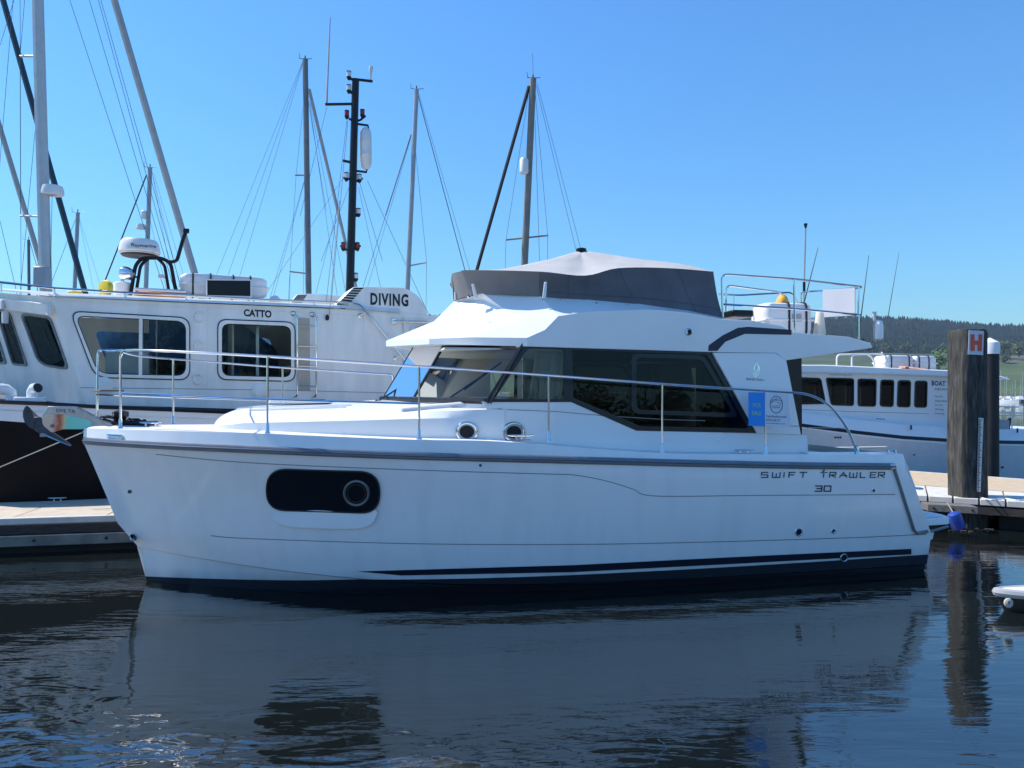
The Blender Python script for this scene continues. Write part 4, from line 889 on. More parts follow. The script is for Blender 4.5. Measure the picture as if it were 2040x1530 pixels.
sp_c = at(1972, 800, 17.8); sp_ = thing('steel_pile', 'dark steel guide pile with a white pointed cap behind the timber pile', 'pile', (sp_c.x, sp_c.y, 0))
zc = H + (790 - 704) / F * 17.8
MB().lathe((sp_c.x, sp_c.y, -1), [(.19, 0), (.19, 1 + zc)], 24).build('shaft', M['pilesteel'], sp_)
zcap = zc - .02; MB().lathe((sp_c.x, sp_c.y, zcap), [(.206, 0), (.206, .26), (.2, .275), (.012, .39)], 24).build('cap', M['pilecap'], sp_)
# small tender whose bow pokes in at the right edge
tn = thing('tender', 'small grey rimmed tender with cream top at the right edge of the water', 'dinghy', onz(2050, 1218, 0))
TFm = Frame(onz(1996, 1216, 0).x, onz(1996, 1216, 0).y, -6); rows = []
for j in range(25):
    s_ = -.05 + 2.4 * (j / 24) ** 1.5; w_ = .46 * ((s_ + .05) / 2.4) ** .6
    rows.append([TFm.p(s_ + .12, 0, -.12), TFm.p(s_ + .08, -w_ * .75, -.02), TFm.p(s_, -w_, .13), TFm.p(s_, -w_, .2), TFm.p(s_ + .05, 0, .215), TFm.p(s_, w_, .2), TFm.p(s_, w_, .13), TFm.p(s_ + .08, w_ * .75, -.02)])
MB().loft(rows, close_rows=True, caps=True).build('hull', M['rubber'], tn, smooth=50)
rim_ = [r_[3] for r_ in rows[::-1]] + [r_[5] for r_ in rows]
MB().tube([p + Vector((0, 0, -.01)) for p in rim_], .045, 8).build('rubbing_band', M['greyp'], tn)
MB().add([rows[j][i] + Vector((.04, 0, .022)) for j in range(25) for i in (3, 4, 5)], [(j * 3 + i, j * 3 + i + 1, j * 3 + i + 4, j * 3 + i + 3) for j in range(24) for i in (0, 1)]).build('foredeck', M['cream'], tn)
MB().tube(ring(lambda u, v: at(u, v, TFm.y - .42), 2009, 1201, 5, 6, 10), .02, 6, closed=True).build('bow_line', M['rope'], tn)
MB().box(TFm.p(.9, .1, .30), .5, .12, .1, (TFm.A, TFm.N)).build('thwart', M['dark'], tn, bevel=.02)

# ------------------------------------------------------------------ the dive boat behind the pontoon
CF = Frame((400 - U0) / F * 13.6, 13.6, 24)
cw = lambda u, v, t=0.0: CF.w(u, v, t)
cat_ = thing('dive_boat', 'white wheelhouse dive boat with black hull, black mast and DIVING on its casing', 'boat', CF.p(1, -2.4, 0))
WN = CF.N
w1 = rpoly([(141, 621), (377, 634), (377, 756), (190, 751)], [22, 22, 22, 26], 6); w2 = rpoly([(435, 637), (587, 643), (587, 759), (435, 755)], 18, 6)
def shrink(poly, d):
    c = [sum(p[0] for p in poly) / len(poly), sum(p[1] for p in poly) / len(poly)]; xs_ = [p[0] for p in poly]; ys_ = [p[1] for p in poly]
    fx, fy = 1 - 2 * d / (max(xs_) - min(xs_)), 1 - 2 * d / (max(ys_) - min(ys_)); return [(c[0] + (p[0] - c[0]) * fx, c[1] + (p[1] - c[1]) * fy) for p in poly]
side_o = [(103, 592), (340, 602), (685, 616), (797, 624), (900, 632), (900, 850), (175, 812), (160, 770)]
MB().plate([cw(*p) for p in side_o], [[cw(*p) for p in shrink(w1, 4)], [cw(*p) for p in shrink(w2, 4)]], WN * -.05).build('wheelhouse_side', M['gwhite'], cat_)
BW = 3.6     # wheelhouse width
far = lambda u, v: cw(u, v) - WN * BW
MB().plate([far(*p) for p in side_o], [[far(*p) for p in shrink(w1, 4)], [far(*p) for p in shrink(w2, 4)]], WN * .05).build('wheelhouse_side', M['gwhite'], cat_)
for w_, nm in ((w1, 0), (w2, 1)):
    f_ = MB().plate([cw(*p, .025) for p in w_], [[cw(*p, .025) for p in shrink(w_, 7)]], WN * -.07).build('window_frame', M['gwhite'], cat_, bevel=.008)
    MB().tube([cw(*p, .012) for p in shrink(w_, -1)], .010, 5, closed=True).build('window_gasket', M['rubber'], f_)
    MB().tube([cw(*p, .008) for p in shrink(w_, 8)], .008, 5, closed=True).build('glazing_bead', M['rubber'], f_)
    MB().plate([cw(*p, -.01) for p in shrink(w_, 6)], (), WN * -.006).build('window_pane', M['cabing'], f_)
    if nm == 0: MB().plate([cw(u, v, .02) for u, v in ((277, 630), (284, 630), (283, 752), (276, 752))], (), WN * -.05).build('window_divider', M['gwhite'], f_)
    if nm == 1: MB().plate([cw(u, v, -.35) for u, v in ((510, 650), (516, 650), (516, 752), (510, 752))], (), WN * -.05).build('inner_post', M['alu'], f_)
# front facet
Ct, Cb = cw(103, 592), cw(160, 770); FFm = Frame(Cb.x, Cb.y, -29); sl_ = FFm.loc(Ct); lean = sl_[1] / (Ct.z - Cb.z); zb_ = Cb.z
ff = lambda u, v, o=0.0: FFm.w(u, v, lambda s, z: (z - zb_) * lean + o)
FN = FFm.N
w3 = rpoly([(38, 623), (99, 631), (137, 738), (76, 728)], [14, 10, 14, 22], 5); w4 = rpoly([(-12, 614), (18, 622), (54, 730), (24, 728)], [8, 6, 6, 8], 4); w5 = rpoly([(-75, 606), (-22, 613), (12, 726), (-40, 722)], [8, 6, 6, 8], 4)
MB().plate([ff(*p) for p in ((103, 592), (160, 770), (50, 760), (-110, 748), (-160, 570))], [[ff(*p) for p in shrink(w_, 3)] for w_ in (w3, w4, w5)], FN * -.05).build('wheelhouse_front', M['gwhite'], cat_)
for w_ in (w3, w4, w5):
    f_ = MB().plate([ff(*p, .02) for p in w_], [[ff(*p, .02) for p in shrink(w_, 4.5)]], FN * -.06).build('window_frame', M['galv'], cat_)
    MB().plate([ff(*p, -.012) for p in shrink(w_, 3)], (), FN * -.006).build('window_pane', M['cabing'], f_)
    c_ = shrink(w_, 10); MB().tube([ff(c_[6][0] - 8, c_[6][1] + 4, .05), ff((c_[12][0] + c_[0][0]) / 2 + 20, c_[12][1] - 8, .05)], .012, 6).build('wiper', M['rubber'], f_)
MB().plate([ff(*p, .09) for p in ((-160, 572), (97, 606), (92, 628), (-160, 596))], (), FN * -.10).build('window_brow', M['gwhite'], cat_, bevel=.01)
for u, v in ((97, 619), (4, 607)): MB().box(ff(u, v, .12), .09, .06, .17, (FFm.A, FN)).build('deck_floodlight', M['liferaft'], cat_, bevel=.015)
MB().lathe(ff(10, 626, .12), [(.05, -.16), (.055, -.02), (.05, .05)], 10).build('horn', M['liferaft'], cat_)
# lower trunk below the windows
MB().plate([ff(*p) for p in ((160, 770), (175, 812), (40, 790), (-110, 775), (-110, 748), (50, 760))], (), FN * -.05).build('trunk_front', M['gwhite'], cat_)
MB().tube([cw(160, 772, .004), cw(560, 777, .004), cw(900, 786, .004)], .006, 4).build('trunk_seam', M['greyp'], cat_)
# roof, with its overhang, sun-lit top
rt = lambda u, v, t: cw(u, v, t)
roof_out = [cw(103, 590, .06), cw(340, 600, .06), cw(685, 614, .06), cw(797, 622, .06)]
zt_ = roof_out[0].z
rp = [ff(-160, 566, .1), ff(-30, 577, .1), ff(60, 585, .1)] + roof_out + [roof_out[-1] - WN * (BW + .1), roof_out[0] - WN * (BW + .1)]
rfm = MB(); rfm.loft([[cw(60, 586, .02)] + roof_out, [p - WN * .075 + Vector((0, 0, .075)) for p in [cw(60, 586, .02)] + roof_out], [p - WN * 1.8 + Vector((0, 0, .10)) for p in [cw(60, 586, .02)] + roof_out], [p - WN * (BW + .05) for p in [cw(60, 586, .02)] + roof_out]])
crf = rfm.build('wheelhouse_roof', M['gwhite'], cat_, smooth=40)
MB().plate([ff(-160, 566, .1), ff(-40, 576, .1), ff(60, 585, .08), ff(104, 590, .05), cw(104, 590, -1.8) + Vector((0, 0, .05)), cw(20, 584, -2.2) + Vector((0, 0, .05))], (), (0, 0, .03)).build('roof_front', M['gwhite'], crf)
MB().plate([cw(800, 624), cw(800, 850), cw(800, 850) - WN * BW, cw(800, 624) - WN * BW], (), CF.A * .05).build('aft_bulkhead', M['gwhite'], cat_)
MB().plate([cw(u, v, .004) for u, v in ((724, 622), (797, 626), (797, 668), (724, 664))], (), WN * .004).build('locker_hatch', M['gwhite'], cat_)
# interior: floor, console, helm seat, far posts
zf = cw(300, 800).z - .9
MB().plate([CF.p(s, t, cw(300, 768).z - .35) for s, t in ((-2.4, -.1), (3.2, -.1), (3.2, -3.4), (-2.4, -3.4))], (), (0, 0, -.05)).build('wheelhouse_floor', M['greyp'], cat_)
m_ = MB(); m_.box(CF.p(-1.2, -1.4, cw(300, 768).z + .15), .7, 2.2, 1.0, (CF.A, WN)); m_.build('console', M['dash'], cat_, bevel=.03)
m_ = MB(); m_.box(CF.p(-.35, -1.3, cw(300, 740).z), .42, .5, .12, (CF.A, WN)); m_.box(CF.p(-.14, -1.3, cw(300, 700).z), .12, .46, .62, (CF.A, WN)); m_.tube([CF.p(-.35, -1.3, zf), CF.p(-.35, -1.3, cw(300, 745).z)], .05, 8); m_.build('helm_seat', M['seatm'], cat_, bevel=.04)
for s_ in (-1.0, -.75, .1, .3): MB().tube([CF.p(s_, -.6 - abs(s_), zf), CF.p(s_, -.6 - abs(s_), zt_ - .1)], .018, 8).build('grab_pole', M['alu'], cat_)
m_ = MB(); m_.box(CF.p(1.5, -1.6, cw(300, 755).z), 1.4, 1.2, .5, (CF.A, WN)); m_.build('chart_table', M['seatm'], cat_, bevel=.02)
MB().plate([CF.p(.55, t, z) for t, z in ((-.4, zf), (-1.5, zf), (-1.5, zt_ - .1), (-.4, zt_ - .1))], (), CF.A * .04).build('inner_bulkhead', M['cream'], cat_)
for a_, b_ in (((414, 608), (414, 772)), ((662, 618), (662, 778)), ((120, 600), (900, 637))): MB().tube([cw(*a_, .001), cw(*b_, .001)], .005, 5).build('weld_seam', M['gwhite'], cat_)
# pads, hooks, ladder
for u, v in ((398, 632), (397, 690), (394, 755)):
    MB().tube([cw(u + 9 * math.cos(a), v + 10 * math.sin(a), .02) for a in [R(q_) for q_ in range(60, 331, 30)]], .016, 6).build('rope_hook', M['gwhite'], cat_)
for u, v in ((207, 768), (518, 779)):
    MB().lathe(cw(u, v, -.01), [(.15, 0), (.15, .03), (.10, .05), (.09, .052)], 18, WN).build('vent_cover', M['gwhite'], cat_)
ladder_r = [MB().tube(fillet([cw(584 if u == 592 else 622, 627, .03), cw(u, 629, .13), cw(u + .5, 789, .13), cw(u - 8, 792, .03)], .06), .017, 8).build('ladder_rail', M['steel'], cat_) for u in (592, 629.5)]
for v in (649, 689, 729, 769): MB().tube([cw(592, v, .13), cw(629.5, v + 1, .13)], .014, 8).build('rung', M['steel'], ladder_r[0])
for u, v in ((584, 625), (622, 627)): MB().lathe(cw(u, v, 0), [(.05, 0), (.05, .03), (.03, .05)], 12, WN).build('ladder_mount', M['steel'], ladder_r[0])
MB().plate([cw(u, v, .012) for u, v in ((593, 633), (617, 634), (618, 778), (593, 777))], (), WN * -.02).build('kick_plate', M['curtain'], cat_)
# roof rails
zr = .19
rl = [cw(-120, 548, 0), cw(0, 562, 0), cw(110, 574, 0), cw(250, 583, 0), cw(400, 590, 0), cw(520, 597, 0), cw(640, 601, 0), cw(700, 603.5, 0)]
rl2 = fillet([cw(700, 603.5, 0), cw(718, 606, .08), cw(732, 624, .09), cw(775, 677, .09), cw(806, 715, .09), cw(850, 770, .09)], .12)
rr_ = MB().tube(rl + rl2[1:], .02, 8).build('roof_rail', M['steel'], cat_)
for u, v0, v1 in ((2, 562, 582), (108, 574, 593), (248, 583, 598), (370, 589, 604), (505, 596, 609), (625, 601, 614)): MB().tube([cw(u, v0, 0), cw(u + 1, v1, 0)], .016, 6).build('rail_post', M['steel'], rr_)
for a, b in (((730, 621), (716, 629)), ((800, 706), (787, 714))):
    MB().tube([cw(*a, .09), cw(*b, .02)], .014, 6).build('rail_bracket', M['steel'], rr_); MB().lathe(cw(*b, 0), [(.045, 0), (.045, .02), (.02, .03)], 12, WN).build('rail_flange', M['steel'], rr_)
MB().tube([cw(783, 640, .05), cw(852, 642, .05)], .022, 8).build('davit', M['steel'], cat_); MB().box(cw(784, 640, .02), .10, .06, .12, (CF.A, WN)).build('davit_socket', M['steel'], cat_, bevel=.01)
MB().tube([cw(820, 655, .05), cw(848, 646, .05)], .012, 6).build('davit_stay', M['alu'], cat_); MB().lathe(cw(822, 655, .05), [(.04, -.06), (.045, 0), (.03, .05)], 10).build('davit_block', M['liferaft'], cat_)
# louvred casings
def casing(outl, louv, t0, depth, txt):
    c = MB().plate([cw(*p, t0) for p in outl], (), WN * -depth).build('casing', M['gwhite'], cat_, bevel=.015)
    (a0, a1), (b0, b1) = louv; n = 9
    for k in range(n):
        q0, q1 = (k + .18) / n, (k + .78) / n
        La = lambda q: Vector(a0).lerp(Vector(a1), q); Lb = lambda q: Vector(b0).lerp(Vector(b1), q)
        MB().plate([cw(*La(q0), t0 + .01), cw(*Lb(q0), t0 + .01), cw(*Lb(q1), t0 + .01), cw(*La(q1), t0 + .01)], (), WN * -.03).build('louvre_slot', M['dark'], c)
    return c
arc = [(802, 572.5), (820, 580), (834, 591), (844, 605), (850, 620), (853, 640)]
c_ = casing([(664, 613), (704, 572), (727, 571)] + arc + [(853, 660), (690, 640)], (((706, 572.5), (664, 613)), ((725, 572.5), (686, 617))), -.02, .7, 1)
text_mb('DIVING', lambda u, v: cw(u, v, -.012), (738, 583), (813.5, 586), (813.5, 611), (738, 607.5), .038, 1.18).build('diving_lettering', M['letter'], c_)
casing([(577, 607), (592, 586), (617, 585), (690, 590), (700, 612)], (((593, 587), (577, 607)), ((612, 587), (598, 608))), -BW + .4, .6, 0)
text_mb('CATTO', lambda u, v: cw(u, v, .006), (485.5, 615.5), (541, 618.5), (541, 633.5), (485.5, 630), .04).build('name_lettering', M['letter'], cat_)
# hanging line with a block
MB().tube([cw(677, 400, .05), cw(665, 520, .05), cw(656, 630, .05)], .008, 5).build('halyard', M['rope'], cat_); MB().lathe(cw(652, 633, .05), [(.02, -.05), (.04, -.02), (.035, .03), (.015, .06)], 8).build('snap_block', M['rubber'], cat_)
# hull: black topsides, white bulwark
def cz(u, v, t): return cw(u, v, t)
us = [-90, -50, 0, 100, 200, 350, 500, 700, 900, 1100]
vt = [797, 799, 802, 806, 812, 818, 824, 832, 842, 852]; vb = [832, 835, 838, 845, 852, 856, 860, 866, 872, 878]
hl = MB(); wl_ = MB(); rows = []
to = [.30, .42, .52, .62, .66, .68, .68, .68, .66, .62]
rowA = [CF.p(*[(CF.loc(cz(u, 900, t))[0]) for _ in (0,)], t - .25, -.4) for u, t in zip(us, to)]
rowB = [cz(u, v, t - .02) for u, v, t in zip(us, vb, to)]; rowC = [cz(u, v, t) for u, v, t in zip(us, vt, to)]
bowp = [CF.p(-5.1, -1.2, z) for z in (-.4, 2.0, 2.3)]
hl.loft([[bowp[0]] + rowA, [bowp[1]] + rowB]); mirc = lambda p: (lambda q_: CF.p(q_[0], -BW - q_[1], q_[2]))(CF.loc(p))
hl.loft([[bowp[0]] + [mirc(p) for p in rowA], [bowp[1]] + [mirc(p) for p in rowB]]); hl.poly([rowA[-1], rowB[-1], mirc(rowB[-1]), mirc(rowA[-1])])
chl = hl.build('hull', M['hullb'], cat_)
wl_.loft([[bowp[1]] + rowB, [bowp[2]] + rowC]); wl_.loft([[bowp[1]] + [mirc(p) for p in rowB], [bowp[2]] + [mirc(p) for p in rowC]])
wl_.build('bulwark', M['gwhite2'], cat_)
MB().tube([bowp[2]] + [p + Vector((0, 0, .01)) for p in rowC], .035, 6).build('gunwale', M['dark'], cat_)
dk_ = MB(); dk_.loft([[p + Vector((0, 0, -.12)) for p in rowC], [mirc(p) + Vector((0, 0, -.12)) for p in rowC]]); dk_.build('deck', M['hullb'], cat_)
MB().loft([[cw(u, v, .012) for u, v in ((170, 806), (350, 811), (560, 817), (900, 832))], [cw(u, v, .012) for u, v in ((170, 813), (350, 822), (560, 830), (900, 850))]]).build('trunk_stripe', M['dark'], cat_)
# deck ventilators
for u, v, sgn in ((64, 790, 1), (22, 792, -1)):
    b_ = cw(u, v, .35); m_ = MB(); m_.lathe(b_ + Vector((0, 0, -.2)), [(.13, 0), (.13, .02), (.085, .04), (.08, .22)], 14)
    e = b_ + Vector((0, 0, .02)); m_.tube([e, e + Vector((0, 0, .06)), e + Vector((.05 * sgn, -.03, .11)), e + Vector((.13 * sgn, -.06, .12))], [.08, .08, .085, .09], 14)
    v_ = m_.build('cowl_vent', M['gwhite2'], cat_); MB().lathe(e + Vector((.13 * sgn, -.06, .12)), [(.075, 0), (.075, .008)], 14, (sgn * .08, -.04, .01)).build('vent_mouth', M['dark'], v_)
MB().box(cw(60, 797, .4), .42, .3, .10, (CF.A, WN)).build('vent_box', M['gwhite2'], cat_, bevel=.02)
# radar arch
TA = -1.0; ca = lambda u, v, o=0: cw(u, v, TA + o)
ar = []
for o_ in (0, -.45):
    ar.append(MB().tube(fillet([ca(260, 588, o_), ca(270, 528, o_), ca(283, 514, o_), ca(322, 514, o_), ca(340, 524, o_), ca(352, 590, o_)], .12), .035, 8).build('radar_arch', M['dark'], cat_))
MB().tube(fillet([ca(270, 590), ca(280, 528), ca(295, 516)], .1), .03, 8).build('arch_brace', M['dark'], ar[0]); MB().tube(fillet([ca(338, 590), ca(328, 528), ca(315, 516)], .1), .03, 8).build('arch_brace', M['dark'], ar[0])
MB().tube(fillet([ca(335, 522), ca(352, 521), ca(358, 500), ca(364, 478), ca(371, 460)], .08), .034, 8).build('arch_arm', M['dark'], ar[0]); MB().box(ca(371, 460), .11, .09, .08, (CF.A, WN)).build('arm_head', M['dark'], ar[0], bevel=.01)
rd_c = ca(278, 508, -.2); rdm = MB().lathe(rd_c, [(.18, -.01), (.33, .0), (.365, .05), (.355, .13), (.33, .23), (.30, .27), (.15, .285), (0, .29)], 32); rb = rdm.bvh()
dome = rdm.build('radome', M['liferaft'], cat_, smooth=40); MB().lathe(rd_c, [(.30, -.03), (.345, .02), (.34, .03)], 32).build('radome_base', M['rubber'], dome)
text_mb('Raymarine', lambda u, v: cast(rb, u, v, .006) or ca(u, v), (262, 484.5), (311, 487.5), (311, 496), (262, 493), .008).build('radar_lettering', M['letter'], dome)
MB().box(ca(322, 551), .12, .1, .07, (CF.A, WN)).build('camera_housing', M['liferaft'], ar[0], bevel=.01); MB().tube([ca(265, 552, .05), ca(276, 552, .05)], .02, 6).build('arch_bracket', M['dark'], ar[0])
# searchlight
b_ = ca(244, 588, -.1); sl_o = MB().lathe(b_, [(.15, -.05), (.15, .22), (.13, .235)], 18).build('searchlight_base', M['gwhite'], cat_)
MB().lathe(b_ + Vector((0, 0, .23)), [(.05, 0), (.03, .03), (.03, .08), (.05, .10)], 10).build('searchlight_swivel', M['steel'], sl_o)
MB().lathe(b_ + Vector((.09, -.04, .40)), [(.05, -.16), (.10, -.12), (.125, -.03), (.125, .05), (.11, .055)], 16, (-.9, .35, .25)).build('searchlight', M['steel'], sl_o)
# mast
TM = -2.0; cm = lambda u, v, o=0: cw(u, v, TM + o)
ms = MB().tube([cm(696.5, 600), cm(708.5, 158)], [.092, .080], 10).build('mast', M['dark'], cat_)
for pts in ([(648, 208), (704, 207)], [(707, 158), (742, 162)], [(693, 156), (712, 160)], [(695, 236), (706, 243), (718, 239), (728, 231)], [(712, 247), (733, 250), (734, 258)], [(706, 340), (730, 343), (731, 335)], [(683, 320), (702, 324)], [(684, 354), (702, 358), (716, 362), (722, 355)], [(678, 489), (687, 497), (698, 498), (712, 496), (718, 489)], [(704, 432), (714, 428)], [(700, 556), (708, 556)], [(692, 178), (703, 187)]):
    MB().tube([cm(*p) for p in pts], .03 if len(pts) == 2 else .026, 6).build('mast_arm', M['dark'], ms)
def lamp(u, v, m_, r=.05, h=.10):
    c = cm(u, v); o = MB().lathe(c, [(r * .5, -.07), (r * 1.05, -.02), (r * 1.05, 0)], 12).build('lamp', M['dark'], ms)
    MB().lathe(c, [(r, 0), (r, h)], 12).build('lens', M[m_], o); MB().lathe(c + Vector((0, 0, h)), [(r * 1.05, 0), (r * 1.05, .02), (r * .6, .03)], 12).build('lamp_cap', M['dark'], o)
for u, v, m_ in ((695, 153, 'lens'), (695, 180, 'lens'), (691, 231, 'red'), (722, 229, 'red'), (690, 355, 'lens'), (716, 358, 'lens'), (714, 426, 'lens'), (684, 494, 'red'), (712, 494, 'red'), (709, 555, 'lens')): lamp(u, v, m_)
MB().tube([cm(738, 162), cm(739, 145)], .016, 6).build('gps_stalk', M['greyp'], ms); MB().lathe(cm(739, 146), [(.02, 0), (.045, .05), (.048, .13), (.04, .15)], 12).build('gps_antenna', M['lens'], ms)
MB().tube([cm(650, 206), cm(651, 196), cm(657.5, 34)], [.03, .024, .014], 6).build('whip_antenna', M['mastg'], ms)
rr0, rr1 = cm(729, 338), cm(728.5, 254); Lr = (rr1 - rr0).length; axr = (rr1 - rr0).normalized()
ref = MB().lathe(rr0, [(.03, 0), (.09, .04), (.125, .12), (.13, Lr * .33), (.137, Lr * .34), (.13, Lr * .36), (.13, Lr * .64), (.137, Lr * .66), (.13, Lr * .68), (.125, Lr - .12), (.09, Lr - .04), (.03, Lr)], 18, axr).build('radar_reflector', M['liferaft'], ms)
for a, b in (((651, 214), (598, 430)), ((691, 240), (650, 600)), ((693, 240), (660, 600)), ((716, 362), (762, 520)), ((700, 360), (640, 520))):
    MB().tube([cm(*a), cm(*b)], .005, 4).build('mast_wire', M['wire'], ms)
# loose gear on the roof
def on_roof(u, v, t): return cw(u, v, t)
raft('life_raft', 'long white life raft canister with black straps on the dive boat roof', on_roof(446, 594, -.9), 1.55, .62, .42, (CF.A, WN), (-.36, -.16, .1, .3))
bp = thing('black_display_panel', 'black rectangular panel with white frame in front of the dive boat life raft', 'panel', on_roof(457, 594, -.3))
MB().plate([cw(u, v, -.3) for u, v in ((411, 556), (502, 557), (502, 593), (411, 591))], [[cw(u, v, -.3) for u, v in ((413, 558), (499, 559), (499, 590), (413, 588))]], WN * -.1).build('frame', M['liferaft'], bp)
MB().plate([cw(u, v, -.33) for u, v in ((412, 557), (500, 558), (500, 591), (412, 589))], (), WN * -.03).build('panel', M['dark'], bp)
yb = thing('yellow_lifebuoy_light', 'round yellow lifebuoy light on the dive boat roof edge', 'buoy light', on_roof(212, 592, -.25))
MB().lathe(cw(212, 575, -.25), [(.09, -.05), (.14, -.02), (.15, .03), (.12, .07), (.05, .08)], 20, (-.35, -.9, .1)).build('drum', M['yellow'], yb)
MB().tube(spline([cw(200 + k * 3, 576 + 4 * math.sin(k), -.02 - .25 + .11) for k in range(9)], 3), .008, 5).build('lanyard', M['drope'], yb)
MB().lathe(cw(212, 592, -.25), [(.06, 0), (.05, .05)], 10).build('foot', M['yellow'], yb)
yf = tag(MB().box(cw(150, 586, -.6), .24, .2, .09, (CF.A, WN)).build('yellow_float', M['yellow'], None, bevel=.03), 'small flat yellow float on the dive boat roof', 'float')
os_ = thing('orange_rescue_stretcher', 'flat orange rescue stretcher lying under the radar arch', 'stretcher', on_roof(320, 598, -.6))
MB().plate([cw(u, v, t) + Vector((0, 0, .06)) for u, v, t in ((266, 596, -.35), (372, 601, -.35), (368, 598, -.85), (270, 593, -.85))], (), (0, 0, .08)).build('board', M['orangep'], os_, bevel=.02)
MB().tube([cw(u, v, t) + Vector((0, 0, .16)) for u, v, t in ((268, 594, -.38), (370, 599, -.38), (366, 596, -.8), (272, 592, -.8))], .02, 6, closed=True).build('rim', M['liferaft'], os_)
cvs = MB(); cvs.lathe(cw(548, 600, -.6), [(.10, -.05), (.12, .03), (.07, .09), (.02, .11)], 12); tag(cvs.build('roof_dome', M['liferaft'], None), 'small white dome beside the louvred casing on the dive boat roof', 'vent')
chain = tag(MB().tube([BF.w(168, 860, .02), onz(-180, 1006, .51)], .008, 5).build('mooring_rope', M['rope'], None), 'thin rope running from the yacht bow across the black hull', 'rope')

# ------------------------------------------------------------------ the trip boat beyond the walkway
TF = Frame((1750 - U0) / F * 18.2, 18.2, 10)
tp = lambda u, v, t=0.0: TF.w(u, v, t)
trip = thing('trip_boat', 'white passenger trip boat with five side windows and black sheer stripe behind the walkway', 'boat', TF.p(1.5, -1.4, 0))
TN = TF.N; TW = 2.6
wins = [[(1586, 751), (1636, 753), (1646, 805), (1586, 806)], [(1645, 752), (1702, 753.5), (1701.5, 809), (1656, 807.5)], [(1709, 754), (1747, 755), (1745.5, 810.5), (1709, 809.5)], [(1754.5, 756), (1782, 756.5), (1780.5, 811), (1753, 810)], [(1789, 757), (1815.5, 757.5), (1814, 812), (1787, 811)], [(1823, 758), (1848.5, 758.5), (1847, 812.5), (1821.5, 812)]]
wr = [rpoly(w_, 6, 4) for w_ in wins]
wallo = [(1520, 741), (1635, 741), (1960, 752), (1960, 862), (1520, 850)]
MB().plate([tp(*p) for p in wallo], [[tp(*p) for p in shrink(w_, 1)] for w_ in wr], TN * -.04).build('cabin_side', M['gwhite2'], trip)
MB().plate([tp(*p) - TN * TW for p in wallo], [[tp(*p) - TN * TW for p in shrink(w_, 1)] for w_ in wr], TN * .04).build('cabin_side', M['gwhite2'], trip)
for w_ in wr:
    f_ = MB().plate([tp(*p, .015) for p in w_], [[tp(*p, .015) for p in shrink(w_, 2.6)]], TN * -.05).build('window_frame', M['black'], trip)
    MB().plate([tp(*p, -.01) for p in shrink(w_, 2)], (), TN * -.006).build('window_pane', M['tintd'], f_)
MB().plate([tp(*p, .08) for p in ((1500, 727), (1645, 728), (1888, 738.5), (1965, 743.5), (2012, 754.5), (2012, 756), (1960, 753), (1635, 743), (1500, 742))], (), TN * -(TW + .16)).build('roof', M['gwhite2'], trip, bevel=.015)
MB().loft([[tp(u, v, .12) for u, v in ((1500, 741), (1640, 741.5), (1888, 748), (1962, 752), (2012, 756.5))], [tp(u, v, -.22) for u, v in ((1500, 726), (1645, 727), (1888, 737.5), (1962, 741), (2008, 753))]]).build('roof_edge', M['gwhite2'], trip)
MB().plate([tp(1960, 752), tp(1960, 860), tp(1960, 860) - TN * TW, tp(1960, 752) - TN * TW], (), TF.A * .04).build('aft_bulkhead', M['gwhite2'], trip)
MB().tube([tp(1598, 816, .003), tp(1700, 820, .003), tp(1850, 824, .003)], .006, 4).build('cabin_seam', M['greyp'], trip)
us = [1480, 1600, 1700, 1800, 1900, 2000, 2100, 2200]; vst = [832, 844, 857, 868, 874.5, 877.5, 879, 879]; tt = [.05, .25, .34, .38, .4, .4, .38, .35]
s1, s2, s3, s4, s5 = [[tp(u, v + d, t + e) for u, v, t in zip(us, vst, tt)] for d, e in ((-22, -.14), (0, 0), (7, .02), (10, .02), (62, -.08))]
s6 = [Vector((p.x, p.y, -.3)) - TN * .15 for p in s5]
mt = lambda p: (lambda q_: TF.p(q_[0], -TW - q_[1], q_[2]))(TF.loc(p))
m_ = MB(); m_.loft([s1, s2]); m_.loft([[mt(p) for p in s1], [mt(p) for p in s2]]); m_.build('gunwale', M['gwhite2'], trip)
m_ = MB(); m_.loft([s2, s3]); m_.build('sheer_stripe', M['dark'], trip)
m_ = MB(); m_.loft([s3, s4]); m_.build('sheer_line', M['gwhite2'], trip)
m_ = MB(); m_.loft([s4, s5, s6]); m_.loft([[mt(p) for p in s2], [mt(p) for p in s5], [mt(p) for p in s6]]); m_.build('hull', M['boot'], trip)
MB().loft([s1, [mt(p) for p in s1]]).build('deck', M['gwhite2'], trip)
for k in range(3): MB().lathe(tp(1664 + 5.2 * k, 871.5, .33), [(.022, 0), (.022, .012), (.015, .014)], 10, TN).build('drain', M['dark'], trip)
MB().lathe(tp(1997, 931, .36), [(.03, 0), (.03, .012), (.02, .014)], 10, TN).build('drain', M['dark'], trip); MB().lathe(tp(1821, 906, .36), [(.02, 0), (.02, .01), (.01, .012)], 8, TN).build('drain', M['dark'], trip)
MB().tube([tp(1745, 834, .2), tp(1762, 835, .2)], .014, 6).build('cleat', M['steel'], trip)
MB().tube([tp(1610, 852, .3), tp(1690, 853, .32)], .008, 5).build('mooring_line', M['rope'], trip)
for u, v0, v1 in ((1815, 847, 856), (2027, 853, 862)): MB().tube([tp(u, v0, .35), tp(u, v1, .35)], .02, 6).build('fender_hook', M['dark'], trip)
f_ = lambda u, v: tp(u, v, .004)
text_mb('BOAT TRIPS', f_, (1856, 758), (1913, 760.5), (1913, 770.5), (1856, 768), .03, 1.08).build('boat_lettering', M['letterb'], trip)
text_mb('HELENSBURGH', f_, (1863, 773), (1919, 774.5), (1919, 778.5), (1863, 777)).build('port_lettering', M['letterb'], trip)
